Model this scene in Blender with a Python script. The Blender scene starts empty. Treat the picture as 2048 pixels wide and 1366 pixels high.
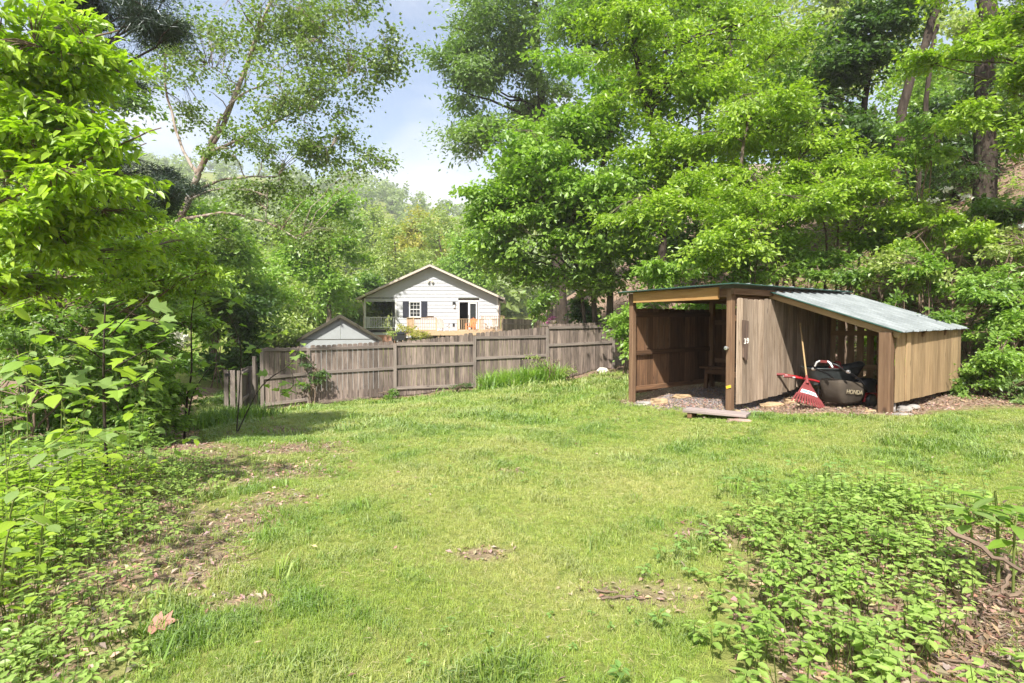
import bpy, math, random
import numpy as np
from mathutils import Vector, Matrix

# ------------------------------------------------------------------ camera, sky, sun, exposure
scene = bpy.context.scene
COL = scene.collection
F_PX, HOR, CAMZ = 1120.0, 650.0, 1.5          # focal length and horizon row for a 2048 x 1366 frame
cam_d = bpy.data.cameras.new('camera'); cam = bpy.data.objects.new('camera', cam_d); COL.objects.link(cam)
cam_d.sensor_width = 36.0; cam_d.lens = 36.0 * F_PX / 2048.0
cam_d.clip_start = 0.05; cam_d.clip_end = 3000
cam.location = (0, 0, CAMZ); cam.rotation_euler = (math.radians(90) - math.atan((683 - HOR) / F_PX), 0, 0)
scene.camera = cam

SUN_TRAVEL = Vector((.35, 1.10, -1.31)).normalized()
SUN_EL = math.asin(-SUN_TRAVEL.z); SUN_AZ = math.atan2(-SUN_TRAVEL.x, -SUN_TRAVEL.y)
world = bpy.data.worlds.new('World'); scene.world = world; world.use_nodes = True
wn, wl = world.node_tree.nodes, world.node_tree.links; wn.clear()
def _n(t, **k):
    n = wn.new(t)
    for a, b in k.items(): setattr(n, a, b)
    return n
w_out = _n('ShaderNodeOutputWorld'); w_mix = _n('ShaderNodeMixShader')
w_sky = _n('ShaderNodeTexSky', sky_type='NISHITA', sun_disc=False, sun_elevation=SUN_EL, sun_rotation=SUN_AZ % (2 * math.pi), air_density=1.0, dust_density=1.2, ozone_density=1.0)
w_b1 = _n('ShaderNodeBackground'); w_b1.inputs['Strength'].default_value = .056
w_b2 = _n('ShaderNodeBackground'); w_b2.inputs['Color'].default_value = (.96, .97, 1.0, 1); w_b2.inputs['Strength'].default_value = .30
w_tc = _n('ShaderNodeTexCoord'); w_sep = _n('ShaderNodeSeparateXYZ')
w_add = _n('ShaderNodeMath', operation='ADD'); w_add.inputs[1].default_value = .22
w_dx = _n('ShaderNodeMath', operation='DIVIDE'); w_dy = _n('ShaderNodeMath', operation='DIVIDE')
w_cmb = _n('ShaderNodeCombineXYZ'); w_no = _n('ShaderNodeTexNoise'); w_no.inputs['Scale'].default_value = 1.15; w_no.inputs['Detail'].default_value = 7; w_no.inputs['Roughness'].default_value = .5
w_no.inputs['Distortion'].default_value = .25
w_cr = _n('ShaderNodeValToRGB'); w_cr.color_ramp.elements[0].position = .44; w_cr.color_ramp.elements[1].position = .62
w_cr.color_ramp.elements[0].color = (.12, .12, .12, 1); w_cr.color_ramp.elements[1].color = (1, 1, 1, 1)
w_hz = _n('ShaderNodeMapRange'); w_hz.inputs['From Min'].default_value = .0; w_hz.inputs['From Max'].default_value = .33; w_hz.inputs['To Min'].default_value = 1; w_hz.inputs['To Max'].default_value = 0
w_mx = _n('ShaderNodeMath', operation='MAXIMUM')
wl.new(w_tc.outputs['Generated'], w_sep.inputs[0]); wl.new(w_sep.outputs['Z'], w_add.inputs[0])
wl.new(w_sep.outputs['X'], w_dx.inputs[0]); wl.new(w_add.outputs[0], w_dx.inputs[1])
wl.new(w_sep.outputs['Y'], w_dy.inputs[0]); wl.new(w_add.outputs[0], w_dy.inputs[1])
wl.new(w_dx.outputs[0], w_cmb.inputs[0]); wl.new(w_dy.outputs[0], w_cmb.inputs[1]); w_cmb.inputs[2].default_value = 5.1
wl.new(w_cmb.outputs[0], w_no.inputs['Vector']); wl.new(w_no.outputs[0], w_cr.inputs[0])
wl.new(w_sep.outputs['Z'], w_hz.inputs['Value'])
wl.new(w_cr.outputs[0], w_mx.inputs[0]); wl.new(w_hz.outputs[0], w_mx.inputs[1])
wl.new(w_sky.outputs[0], w_b1.inputs['Color']); wl.new(w_mx.outputs[0], w_mix.inputs[0])
wl.new(w_b1.outputs[0], w_mix.inputs[1]); wl.new(w_b2.outputs[0], w_mix.inputs[2]); wl.new(w_mix.outputs[0], w_out.inputs[0])

sun_d = bpy.data.lights.new('sun', 'SUN'); sun_d.energy = 2.7; sun_d.angle = math.radians(1.2); sun_d.color = (1.0, .95, .86)
sun = bpy.data.objects.new('sun', sun_d); COL.objects.link(sun); sun.location = (-20, -34, 52)
sun.rotation_euler = SUN_TRAVEL.to_track_quat('-Z', 'Y').to_euler()

vs = scene.view_settings; vs.view_transform = 'Standard'; vs.look = 'None'; vs.exposure = 2.1; vs.gamma = 1; vs.use_curve_mapping = False
scene.render.engine = 'CYCLES'
cy = scene.cycles; cy.use_denoising = True; cy.max_bounces = 10; cy.diffuse_bounces = 7; cy.glossy_bounces = 2; cy.transmission_bounces = 5
cy.use_adaptive_sampling = True; cy.adaptive_threshold = .02; cy.sample_clamp_indirect = 6; cy.caustics_reflective = False; cy.caustics_refractive = False
try: cy.denoising_prefilter = 'ACCURATE'
except Exception: pass

# ------------------------------------------------------------------ helpers
RNG = np.random.default_rng(11)
random.seed(7)
V3 = lambda *a: np.array(a, float)
WO = {}                                                   # world origin of every object

def at(px, py, y):                                        # a point that sits at depth y on that sight line (for setting things out)
    return V3((px - 1024) / F_PX * y, y, CAMZ + (HOR - py) / F_PX * y)

def nrm(v):
    v = np.asarray(v, float); return v / (np.linalg.norm(v, axis=-1, keepdims=True) + 1e-9)

def mk_mesh(name, V, faces, mats=(), attrs=None, smooth=False):
    """faces: list of int arrays (n,k). attrs: name -> (type, domain, array)"""
    me = bpy.data.meshes.new(name)
    V = np.asarray(V, np.float32); faces = [np.asarray(f, np.int32) for f in faces if len(f)]
    me.vertices.add(len(V)); me.vertices.foreach_set('co', V.ravel())
    if faces:
        loops = np.concatenate([f.ravel() for f in faces])
        tot = np.concatenate([np.full(len(f), f.shape[1], np.int32) for f in faces])
        st = np.concatenate([[0], np.cumsum(tot)[:-1]]).astype(np.int32)
        me.loops.add(len(loops)); me.loops.foreach_set('vertex_index', loops)
        me.polygons.add(len(tot)); me.polygons.foreach_set('loop_start', st)
        me.polygons.foreach_set('use_smooth', np.full(len(tot), bool(smooth)))
    for k, (ty, dom, arr) in (attrs or {}).items():
        a = me.attributes.new(k, ty, dom)
        a.data.foreach_set({'FLOAT': 'value', 'FLOAT_VECTOR': 'vector', 'FLOAT_COLOR': 'color', 'INT': 'value'}[ty], np.asarray(arr, np.float32 if ty != 'INT' else np.int32).ravel())
    me.update(calc_edges=True)
    for m in mats: me.materials.append(m)
    return me

def put(name, me, parent=None, org=(0, 0, 0)):
    """link an object whose mesh is already relative to org (a world position)"""
    o = bpy.data.objects.new(name, me); COL.objects.link(o)
    org = np.asarray(org, float); WO[o.name] = org
    if parent is not None:
        o.parent = parent; o.location = org - WO[parent.name]
    else: o.location = org
    return o

def tag(o, label, cat=None, group=None, kind=None):
    if label: o['label'] = label
    if cat: o['category'] = cat
    if group: o['group'] = group
    if kind: o['kind'] = kind
    return o

def thing(name, label, cat, loc, group=None):
    o = bpy.data.objects.new(name, None); COL.objects.link(o); o.empty_display_size = .1
    o.location = loc; WO[o.name] = np.asarray(loc, float)
    return tag(o, label, cat, group)

def world_mesh(name, V, faces, mat, parent=None, org=None, attrs=None, smooth=False):
    V = np.asarray(V, float)
    if org is None: org = V.mean(0)
    me = mk_mesh(name, V - org, faces, [mat], attrs, smooth)
    return put(name, me, parent, org)

BOXF = np.array([[0, 1, 3, 2], [4, 6, 7, 5], [0, 4, 5, 1], [2, 3, 7, 6], [0, 2, 6, 4], [1, 5, 7, 3]])
def box_v(c, ax, ay, az, sx, sy, sz):
    out = []; g = []
    for i in (-.5, .5):
        for j in (-.5, .5):
            for k in (-.5, .5):
                out.append(c + ax * i * sx + ay * j * sy + az * k * sz); g.append((i * sx, j * sy, k * sz))
    return np.array(out), np.array(g)

def beam(name, p0, p1, w, t, mat, parent, side=None):
    """a squared timber from p0 to p1: w across 'side', t across the third axis; 'g' keeps the grain along it"""
    p0, p1 = np.asarray(p0, float), np.asarray(p1, float); d = p1 - p0; L = np.linalg.norm(d); d = d / L
    if side is None: side = V3(1, 0, 0) if abs(d[2]) > .8 else np.cross(d, V3(0, 0, 1))
    side = np.asarray(side, float); side = nrm(side - d * side.dot(d)); up = np.cross(d, side)
    e = min(w, t) * .10                                     # worn arrises
    ring = [(-w / 2 + e, -t / 2), (w / 2 - e, -t / 2), (w / 2, -t / 2 + e), (w / 2, t / 2 - e), (w / 2 - e, t / 2), (-w / 2 + e, t / 2), (-w / 2, t / 2 - e), (-w / 2, -t / 2 + e)]
    V, G = [], []
    for q in (p0, p1):
        for (a, b) in ring:
            V.append(q + side * a + up * b); G.append((0 if q is p0 else L, a, b))
    F4 = [[i, (i + 1) % 8, 8 + (i + 1) % 8, 8 + i] for i in range(8)]
    return world_mesh(name, V, [np.array(F4), np.array([list(range(7, -1, -1)), list(range(8, 16))])], mat, parent, (p0 + p1) / 2, {'g': ('FLOAT_VECTOR', 'POINT', G)})

def picket(name, p, u, n, w, t, h, mat, parent, ear=.03, cut=None):
    """a vertical board standing at p (bottom centre), width along u, thickness along n, dog-eared top; cut=(hl,hr) for a raked top"""
    p = np.asarray(p, float); u = nrm(u); n = nrm(n)
    if cut: prof = [(-w / 2, 0), (w / 2, 0), (w / 2, cut[1]), (-w / 2, cut[0])]
    elif ear > 0: prof = [(-w / 2, 0), (w / 2, 0), (w / 2, h - ear), (w / 2 - ear * .45, h - ear * .3), (w / 2 - ear * 1.1, h), (-w / 2 + ear * 1.1, h), (-w / 2 + ear * .45, h - ear * .3), (-w / 2, h - ear)]
    else: prof = [(-w / 2, 0), (w / 2, 0), (w / 2, h), (-w / 2, h)]
    k = len(prof); V, G = [], []
    for s in (-.5, .5):
        for (a, b) in prof:
            V.append(p + u * a + n * s * t + V3(0, 0, b)); G.append((b, a, s * t))
    F = [np.array([[i, (i + 1) % k, k + (i + 1) % k, k + i] for i in range(k)]), np.array([list(range(k - 1, -1, -1)), list(range(k, 2 * k))])]
    return world_mesh(name, V, F, mat, parent, p, {'g': ('FLOAT_VECTOR', 'POINT', G)})

def tube_v(pts, rad, n=6, cap=True):
    pts = np.asarray(pts, float); rad = np.broadcast_to(np.asarray(rad, float), (len(pts),))
    T = np.gradient(pts, axis=0); T = nrm(T)
    ref = V3(0, 0, 1) if abs(T[:, 2]).mean() < .8 else V3(1, 0, 0)
    A = nrm(np.cross(T, ref)); B = np.cross(T, A)
    th = np.arange(n) * 2 * math.pi / n
    V = pts[:, None] + rad[:, None, None] * (np.cos(th)[None, :, None] * A[:, None] + np.sin(th)[None, :, None] * B[:, None])
    V = V.reshape(-1, 3); m = len(pts)
    i = np.arange(m - 1)[:, None] * n; j = np.arange(n)[None]
    F = np.stack([i + j, i + (j + 1) % n, i + n + (j + 1) % n, i + n + j], -1).reshape(-1, 4)
    return V, F

class Acc:                                                  # gathers vertices and quads / tris into one mesh
    def __init__(s): s.V = []; s.F = {}; s.n = 0; s.A = {}
    def add(s, V, *faces, **attr):
        V = np.asarray(V, float)
        for f in faces:
            f = np.asarray(f, int); s.F.setdefault(f.shape[1], []).append(f + s.n)
        for k, a in attr.items(): s.A.setdefault(k, []).append(np.asarray(a, float))
        s.V.append(V); s.n += len(V)
    def tube(s, pts, rad, n=6): s.add(*tube_v(pts, rad, n))
    def box(s, c, ax, ay, az, sx, sy, sz): s.add(box_v(np.asarray(c, float), nrm(ax), nrm(ay), nrm(az), sx, sy, sz)[0], BOXF)
    def build(s, name, mat, parent=None, org=None, smooth=False, attrs=None):
        return world_mesh(name, np.concatenate(s.V), [np.concatenate(f) for f in s.F.values()], mat, parent, org, attrs, smooth)

def bez(a, b, c, n): 
    t = np.linspace(0, 1, n)[:, None]; return (1 - t) ** 2 * a + 2 * t * (1 - t) * b + t * t * c
def smooth_path(P, n):
    P = np.asarray(P, float); k = len(P); t = np.linspace(0, k - 1, n); out = []
    for x in t:
        i = min(int(x), k - 2); f = x - i
        p0, p1, p2, p3 = P[max(i - 1, 0)], P[i], P[i + 1], P[min(i + 2, k - 1)]
        out.append(.5 * (2 * p1 + (p2 - p0) * f + (2 * p0 - 5 * p1 + 4 * p2 - p3) * f * f + (3 * p1 - p0 - 3 * p2 + p3) * f ** 3))
    return np.array(out)

# ------------------------------------------------------------------ materials
def mat_new(name):
    m = bpy.data.materials.new(name); m.use_nodes = True; nt = m.node_tree; nt.nodes.clear()
    out = nt.nodes.new('ShaderNodeOutputMaterial'); return m, nt, out
class NT:
    def __init__(s, nt): s.nt = nt
    def n(s, t, ins=None, **k):
        n = s.nt.nodes.new(t)
        for a, b in k.items(): setattr(n, a, b)
        for a, b in (ins or {}).items():
            if hasattr(b, 'is_output') or isinstance(b, bpy.types.NodeSocket): s.nt.links.new(b, n.inputs[a])
            else: n.inputs[a].default_value = b
        return n
    def mix(s, f, a, b, mode='MIX'):
        n = s.nt.nodes.new('ShaderNodeMix'); n.data_type = 'RGBA'; n.blend_type = mode
        for i, v in ((0, f), (6, a), (7, b)):
            if isinstance(v, bpy.types.NodeSocket): s.nt.links.new(v, n.inputs[i])
            else: n.inputs[i].default_value = v if i == 0 else (*v[:3], 1)
        return n.outputs[2]
    def ramp(s, f, stops):
        n = s.nt.nodes.new('ShaderNodeValToRGB'); s.nt.links.new(f, n.inputs[0]); e = n.color_ramp.elements
        while len(e) < len(stops): e.new(.5)
        for q, (p, c) in zip(e, stops): q.position = p; q.color = (*c, 1) if len(c) == 3 else c
        return n.outputs[0]
    def noise(s, vec, scale, detail=4, rough=.55):
        return s.n('ShaderNodeTexNoise', {'Vector': vec, 'Scale': scale, 'Detail': detail, 'Roughness': rough}).outputs[0]
    def math(s, op, a, b=0.):
        return s.n('ShaderNodeMath', {0: a, 1: b}, operation=op).outputs[0]
g3 = lambda v: (v, v, v)

def wood_mat(name, light, dark, stain=(.05, .045, .04), stain_amt=.35, rough=.85, grain=26., var=.35):
    m, nt, out = mat_new(name); N = NT(nt)
    g = N.n('ShaderNodeAttribute', attribute_name='g').outputs['Vector']
    oi = N.n('ShaderNodeObjectInfo').outputs['Random']
    off = N.n('ShaderNodeVectorMath', {0: g, 1: N.n('ShaderNodeCombineXYZ', {0: N.math('MULTIPLY', oi, 37.), 1: N.math('MULTIPLY', oi, 91.), 2: oi}).outputs[0]}, operation='ADD').outputs[0]
    st = N.n('ShaderNodeMapping', {'Vector': off, 'Scale': (1.3, grain, grain)}).outputs[0]
    n1 = N.noise(st, 1.6, 6, .6)
    n2 = N.noise(N.n('ShaderNodeMapping', {'Vector': off, 'Scale': (1.0, 4, 4)}).outputs[0], 1.7, 4)
    n3 = N.noise(N.n('ShaderNodeMapping', {'Vector': off, 'Scale': (.55, 2.2, 2.2)}).outputs[0], 2.6, 5, .65)
    c = N.mix(N.ramp(n1, [(.32, g3(0)), (.68, g3(1))]), dark, light)
    c = N.mix(N.ramp(n3, [(.5, g3(0)), (.72, g3(stain_amt))]), c, stain)
    tone = N.n('ShaderNodeMapRange', {'Value': oi, 'To Min': 1 - var, 'To Max': 1 + var * .75}).outputs[0]
    c = N.mix(1., c, N.n('ShaderNodeCombineColor', {0: tone, 1: tone, 2: tone}).outputs[0], 'MULTIPLY')
    kn = N.n('ShaderNodeTexVoronoi', {'Vector': N.n('ShaderNodeMapping', {'Vector': off, 'Scale': (2.2, 9, 4)}).outputs[0], 'Scale': 1.0}).outputs['Distance']
    c = N.mix(N.ramp(kn, [(.05, g3(.75)), (.13, g3(0))]), c, tuple(x * .35 for x in dark))
    h = N.math('ADD', n1, N.math('MULTIPLY', n2, .4))
    b = N.n('ShaderNodeBump', {'Height': h, 'Strength': .5, 'Distance': .006}).outputs[0]
    p = N.n('ShaderNodeBsdfPrincipled', {'Base Color': c, 'Roughness': rough, 'Normal': b, 'Specular IOR Level': .25})
    nt.links.new(p.outputs[0], out.inputs[0]); return m

def plain_mat(name, col, rough=.6, metal=0., spec=.4, nvar=.25, nscale=6., bump=0.):
    m, nt, out = mat_new(name); N = NT(nt)
    tc = N.n('ShaderNodeTexCoord').outputs['Object']; n1 = N.noise(tc, nscale, 5, .6)
    c = N.mix(N.ramp(n1, [(.3, g3(0)), (.7, g3(1))]), tuple(x * (1 - nvar) for x in col), tuple(min(1, x * (1 + nvar * .6)) for x in col))
    ins = {'Base Color': c, 'Roughness': rough, 'Metallic': metal, 'Specular IOR Level': spec}
    if bump: ins['Normal'] = N.n('ShaderNodeBump', {'Height': n1, 'Strength': bump, 'Distance': .02}).outputs[0]
    p = N.n('ShaderNodeBsdfPrincipled', ins); nt.links.new(p.outputs[0], out.inputs[0]); return m

def leaf_mat(name, trans=.52, gloss=.06, rough=.45, attr='col', inst=False):
    m, nt, out = mat_new(name); N = NT(nt)
    a = N.n('ShaderNodeAttribute', attribute_name=attr)
    if inst: a.attribute_type = 'INSTANCER'
    c = a.outputs['Color']
    d = N.n('ShaderNodeBsdfDiffuse', {'Color': c}).outputs[0]
    t = N.n('ShaderNodeBsdfTranslucent', {'Color': N.mix(1., c, (1.12, 1.30, .38), 'MULTIPLY')}).outputs[0]
    s = N.n('ShaderNodeMixShader', {0: trans, 1: d, 2: t}).outputs[0]
    if gloss > 0:
        gl = N.n('ShaderNodeBsdfGlossy', {'Color': (.9, .95, 1, 1), 'Roughness': rough}).outputs[0]
        lw = N.n('ShaderNodeLayerWeight', {'Blend': .25}).outputs['Fresnel']
        s = N.n('ShaderNodeMixShader', {0: N.math('ADD', N.math('MULTIPLY', lw, gloss * 3), gloss * .5), 1: s, 2: gl}).outputs[0]
    nt.links.new(s, out.inputs[0]); return m

def bark_mat(name, a, b, scale=9., pale=None):
    m, nt, out = mat_new(name); N = NT(nt)
    tc = N.n('ShaderNodeTexCoord').outputs['Object']
    mp = N.n('ShaderNodeMapping', {'Vector': tc, 'Scale': (1, 1, .28)}).outputs[0]
    n1 = N.noise(mp, scale, 7, .65); n2 = N.noise(tc, 1.4, 3)
    c = N.mix(N.ramp(n1, [(.35, g3(0)), (.65, g3(1))]), a, b)
    if pale: c = N.mix(N.ramp(n2, [(.42, g3(0)), (.55, g3(1))]), c, pale)
    p = N.n('ShaderNodeBsdfPrincipled', {'Base Color': c, 'Roughness': .9, 'Specular IOR Level': .2, 'Normal': N.n('ShaderNodeBump', {'Height': n1, 'Strength': .9, 'Distance': .03}).outputs[0]})
    nt.links.new(p.outputs[0], out.inputs[0]); return m

M = {}
M['fence'] = wood_mat('weathered_fence_wood', (.285, .225, .19), (.095, .073, .062), stain=(.055, .045, .045), stain_amt=.75, var=.46)
M['fence_rail'] = wood_mat('weathered_rail_wood', (.25, .21, .185), (.14, .115, .10), stain_amt=.35, var=.2)
M['shed_picket'] = wood_mat('grey_shed_pickets', (.42, .335, .255), (.21, .155, .11), stain=(.13, .085, .05), stain_amt=.6, var=.3)
M['shed_brown'] = wood_mat('brown_shed_boards', (.20, .11, .058), (.09, .05, .03), stain=(.04, .03, .022), stain_amt=.5, var=.4)
M['shed_post'] = wood_mat('brown_shed_posts', (.215, .135, .08), (.125, .072, .043), stain=(.12, .06, .03), stain_amt=.4, var=.2, grain=18)
M['shed_header'] = wood_mat('new_header_plank', (.46, .28, .11), (.33, .18, .065), stain=(.20, .10, .04), stain_amt=.45, var=.12, grain=14)
M['pine'] = wood_mat('treated_pine_boards', (.36, .255, .145), (.22, .15, .08), stain=(.15, .09, .045), stain_amt=.45, var=.28, grain=16)
M['step'] = wood_mat('grey_plank', (.36, .30, .28), (.20, .16, .15), stain_amt=.3, var=.1)
M['drift'] = wood_mat('old_sign_wood', (.16, .11, .085), (.07, .048, .038), stain_amt=.4, var=.1, grain=40)
M['deck'] = wood_mat('new_deck_wood', (.56, .40, .27), (.42, .28, .18), stain_amt=.2, var=.2)
M['cedar'] = wood_mat('orange_cedar', (.68, .34, .12), (.52, .24, .075), stain_amt=.15, var=.15)
M['siding'] = plain_mat('pale_grey_siding', (.40, .41, .44), .6, nvar=.06)
M['white'] = plain_mat('white_paint', (.62, .62, .62), .5, nvar=.05)
M['trim'] = plain_mat('taupe_fascia', (.50, .43, .37), .6, nvar=.08)
M['soffit'] = plain_mat('soffit', (.36, .32, .28), .7, nvar=.08)
M['shingle'] = plain_mat('dark_shingles', (.10, .09, .085), .9, nvar=.4, nscale=30)
M['olive'] = plain_mat('olive_trim', (.055, .05, .03), .7, nvar=.2)
M['shedwall'] = plain_mat('grey_green_panel', (.33, .35, .35), .65, nvar=.05)
M['navy'] = plain_mat('navy_shutter', (.022, .024, .04), .5, nvar=.1)
M['black'] = plain_mat('black_plastic', (.018, .018, .02), .45, nvar=.2)
M['darkglass'] = plain_mat('dark_interior_glass', (.03, .032, .035), .08, spec=.6, nvar=.3, nscale=2)
M['interior'] = plain_mat('dark_room', (.02, .017, .016), .9)
M['brick'] = plain_mat('brick_pier', (.36, .19, .13), .9, nvar=.3, nscale=20)
M['lampglow'] = plain_mat('frosted_lamp', (.80, .74, .66), .3, nvar=.03)
M['red'] = plain_mat('red_paint', (.30, .014, .018), .35, nvar=.15)
M['rakered'] = plain_mat('faded_red_plastic', (.20, .042, .042), .5, nvar=.25)
M['ash'] = wood_mat('rake_handle_wood', (.40, .29, .15), (.28, .19, .09), stain_amt=.1, var=.05)
M['tray'] = plain_mat('dark_steel_tray', (.045, .052, .052), .4, nvar=.3)
M['bag'] = plain_mat('mower_bag_fabric', (.060, .047, .035), .9, nvar=.3, nscale=4, bump=.3)
M['label'] = plain_mat('pale_sticker', (.60, .66, .68), .5, nvar=.15, nscale=30)
M['labelblue'] = plain_mat('blue_sticker', (.12, .30, .42), .5)
M['lettering'] = plain_mat('cream_lettering', (.34, .29, .20), .6, nvar=.05)
M['chrome'] = plain_mat('worn_metal', (.62, .62, .62), .35, metal=.8)
M['yellow'] = plain_mat('yellow_tag', (.75, .48, .04), .5)
M['greentrim'] = plain_mat('green_roof_edge', (.035, .085, .07), .4, nvar=.2)
M['stone'] = plain_mat('grey_stone', (.27, .25, .23), .9, nvar=.4, nscale=9, bump=.5)
M['tanstone'] = plain_mat('tan_stone', (.38, .27, .16), .9, nvar=.35, nscale=9, bump=.5)
M['orange'] = plain_mat('orange_cushion', (.70, .17, .04), .8)
M['hole'] = plain_mat('flag_stone_white', (.55, .52, .47), .9, nvar=.2, nscale=12, bump=.4)
M['leaf'] = leaf_mat('leaf'); M['leafgloss'] = leaf_mat('leaf_glossy', .50, .045, .4); M['needle'] = leaf_mat('needles', .15, .04)
M['dry'] = leaf_mat('dry_leaf', .15, .03, .6)
M['grass'] = leaf_mat('grass_blade', .38, .05, .5, attr='tone', inst=True)
M['bark'] = bark_mat('grey_brown_bark', (.075, .058, .045), (.17, .135, .105))
M['barkdark'] = bark_mat('dark_bark', (.026, .02, .016), (.075, .058, .045))
M['barkpale'] = bark_mat('sycamore_bark', (.12, .078, .058), (.24, .17, .13), 7, pale=(.32, .27, .23))
M['barkpine'] = bark_mat('pine_bark', (.07, .055, .048), (.20, .16, .14), 5)
M['stem'] = plain_mat('green_stem', (.16, .20, .05), .6); M['twig'] = plain_mat('brown_twig', (.17, .12, .085), .85, nvar=.35)
# ------------------------------------------------------------------ ground
CP = np.array([(0, 2.3, .05), (-2, 2.5, .0), (2.5, 2.3, .05), (0, 0, .05), (0, -6, .1), (-5, 0, .0), (6, 0, .2), (-3, 6, -.05), (0, 6, .04), (3, 5, .12), (6, 5, .27),
    (3.24, 8.3, .235), (4.93, 7.45, .32), (2.13, 9.9, .12), (4, 11.2, .27), (5.6, 9.94, .36), (6.9, 8.8, .40), (8, 6, .36), (0, 10, -.1), (-4, 10, -.34), (-7, 10, -.5),
    (-7.08, 15.84, -.9), (-5.88, 16.17, -.76), (-3.52, 16.83, -.66), (-1.17, 17.48, -.5), (1.18, 18.13, -.26), (3.53, 18.78, .02), (-10, 20, -1.05), (-9, 15, -.85), (-12, 10, -.65),
    (-5, 22, -.95), (0, 22, -.5), (-6, 44, .25), (-1, 44, .5), (-12, 44, -.2), (0, 30, .0), (-30, 40, -1.2), (-30, 10, -1), (0, 80, 1.), (-30, 90, 0), (4, 14, .1), (5, 22, .2), (12, 4, .5), (30, 0, .8), (30, 60, 1), (-30, -10, -.6), (20, -20, .5)])
HBY = np.array([-60, 0, 5, 8, 10, 12, 15, 19, 25, 35, 45, 60, 90, 400]); HBX = np.array([12, 9.5, 8.6, 8.3, 7.7, 6.6, 5.6, 5.0, 4.2, 2.2, -.1, -.5, 6, 60])
def vnoise(x, y, s, seed=0):
    x = x / s + seed * 17.3; y = y / s - seed * 9.1
    return (np.sin(x * 1.3 + 2.1 * np.sin(y * .7)) + np.sin(y * 1.7 + 1.6 * np.sin(x * .9 + 1)) + .5 * np.sin(2.9 * x + 1.7 * y)) / 2.5
def gz(x, y):
    x = np.asarray(x, float); y = np.asarray(y, float); sh = np.broadcast(x, y).shape
    x = np.broadcast_to(x, sh).ravel(); y = np.broadcast_to(y, sh).ravel(); out = np.zeros(len(x))
    for i in range(0, len(x), 20000):
        xa, ya = x[i:i + 20000], y[i:i + 20000]
        w = 1 / ((xa[:, None] - CP[:, 0]) ** 2 + (ya[:, None] - CP[:, 1]) ** 2 + .35) ** 1.7
        out[i:i + 20000] = (w * CP[:, 2]).sum(1) / w.sum(1)
    d = np.maximum(0, x - np.interp(y, HBY, HBX))
    h = .70 * d * (1 - np.exp(-d / .9)); h = 34 * (1 - np.exp(-h / 34))
    out = out + h * (1 + .06 * vnoise(x, y, 2.3)) + .10 * vnoise(x, y, 1.1, 3) * np.clip(d, 0, 1)
    dl = np.maximum(0, -34 - x); out = out + 26 * (1 - np.exp(-.35 * dl / 26))
    fy = np.maximum(0, y - 85); out = out + np.minimum(fy * .19, 34) * (1 + .1 * vnoise(x, y, 60, 2)) + 30 * np.clip((y - 230) / 90, 0, 1)
    out = out + .018 * vnoise(x, y, .55, 5) + .03 * vnoise(x, y, 1.7, 6)
    return out.reshape(sh)
gz1 = lambda x, y: float(gz(np.array([x]), np.array([y]))[0])
def on(x, y, dz=0.): return V3(x, y, gz1(x, y) + dz)

U = nrm(V3(.821, .571, 0)); VV = nrm(V3(.571, -.821, 0))          # the two directions the shed is set out on
pCF, pLF, pLB, pE = V3(3.24, 8.3, 0), V3(2.13, 9.9, 0), V3(4.0, 11.2, 0), V3(5.6, 9.94, 0)
pW, pRF, pBR = V3(3.98, 8.82, 0), V3(4.93, 7.45, 0), V3(6.94, 8.85, 0)
FP = [V3(-7.08, 15.84, 0), V3(-5.88, 16.17, 0), V3(-3.52, 16.83, 0), V3(-1.17, 17.48, 0), V3(1.14, 18.13, 0), V3(3.40, 18.78, 0)]   # fence posts

def seg_d(x, y, P):                                       # distance to a polyline
    best = np.full(np.shape(x), 1e9)
    for a, b in zip(P[:-1], P[1:]):
        a, b = np.asarray(a[:2], float), np.asarray(b[:2], float); ab = b - a
        t = np.clip(((x - a[0]) * ab[0] + (y - a[1]) * ab[1]) / (ab @ ab), 0, 1)
        best = np.minimum(best, np.hypot(x - a[0] - t * ab[0], y - a[1] - t * ab[1]))
    return best
def inpoly(x, y, P):
    r = np.zeros(np.shape(x), bool); n = len(P)
    for i in range(n):
        (x0, y0), (x1, y1) = P[i][:2], P[(i + 1) % n][:2]
        c = ((y0 > y) != (y1 > y)) & (x < (x1 - x0) * (y - y0) / (y1 - y0 + 1e-12) + x0); r ^= c
    return r
LAWN = [(-1.5, .5), (-1.55, 2.4), (-1.95, 3.1), (-2.2, 4.1), (-2.6, 5.2), (-2.9, 6.2), (-3.7, 7.4), (-4.7, 8.6), (-5.6, 10.2), (-7.2, 13), (-9.5, 17), (-12, 24), (-7.6, 24.), (-7.1, 15.6), (-5.9, 15.9), (-3.5, 16.5), (-1.2, 17.1), (1.1, 17.8), (3.3, 18.4), (4.6, 19.4), (4.4, 15.5), (3.2, 12.6),
        (1.9, 10.2), (2.9, 8.1), (3.6, 7.9), (4.5, 7.35), (5.2, 7.1), (6.2, 7.4), (7.6, 7.5), (9, 6.4), (10, 3), (8, 2), (6, 3.0), (4.3, 4.2), (2.6, 4.1), (1.4, 3.6), (1.05, 2.8), (.75, 2.2), (.7, .5)]
SHEDFLOOR = [pLF - U * .2, pCF - U * .15, pCF + VV * .1, pRF + VV * .25 - U * .3, pBR + VV * .5, pBR + U * .6, pE + U * .5, pLB + U * .4, pLB - VV * .3]
GRAVEL = [pLF - U * .25 + VV * -.1, pCF - U * .42 - VV * .3, pCF - U * .1 + VV * .1, pE, pLB]
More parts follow.
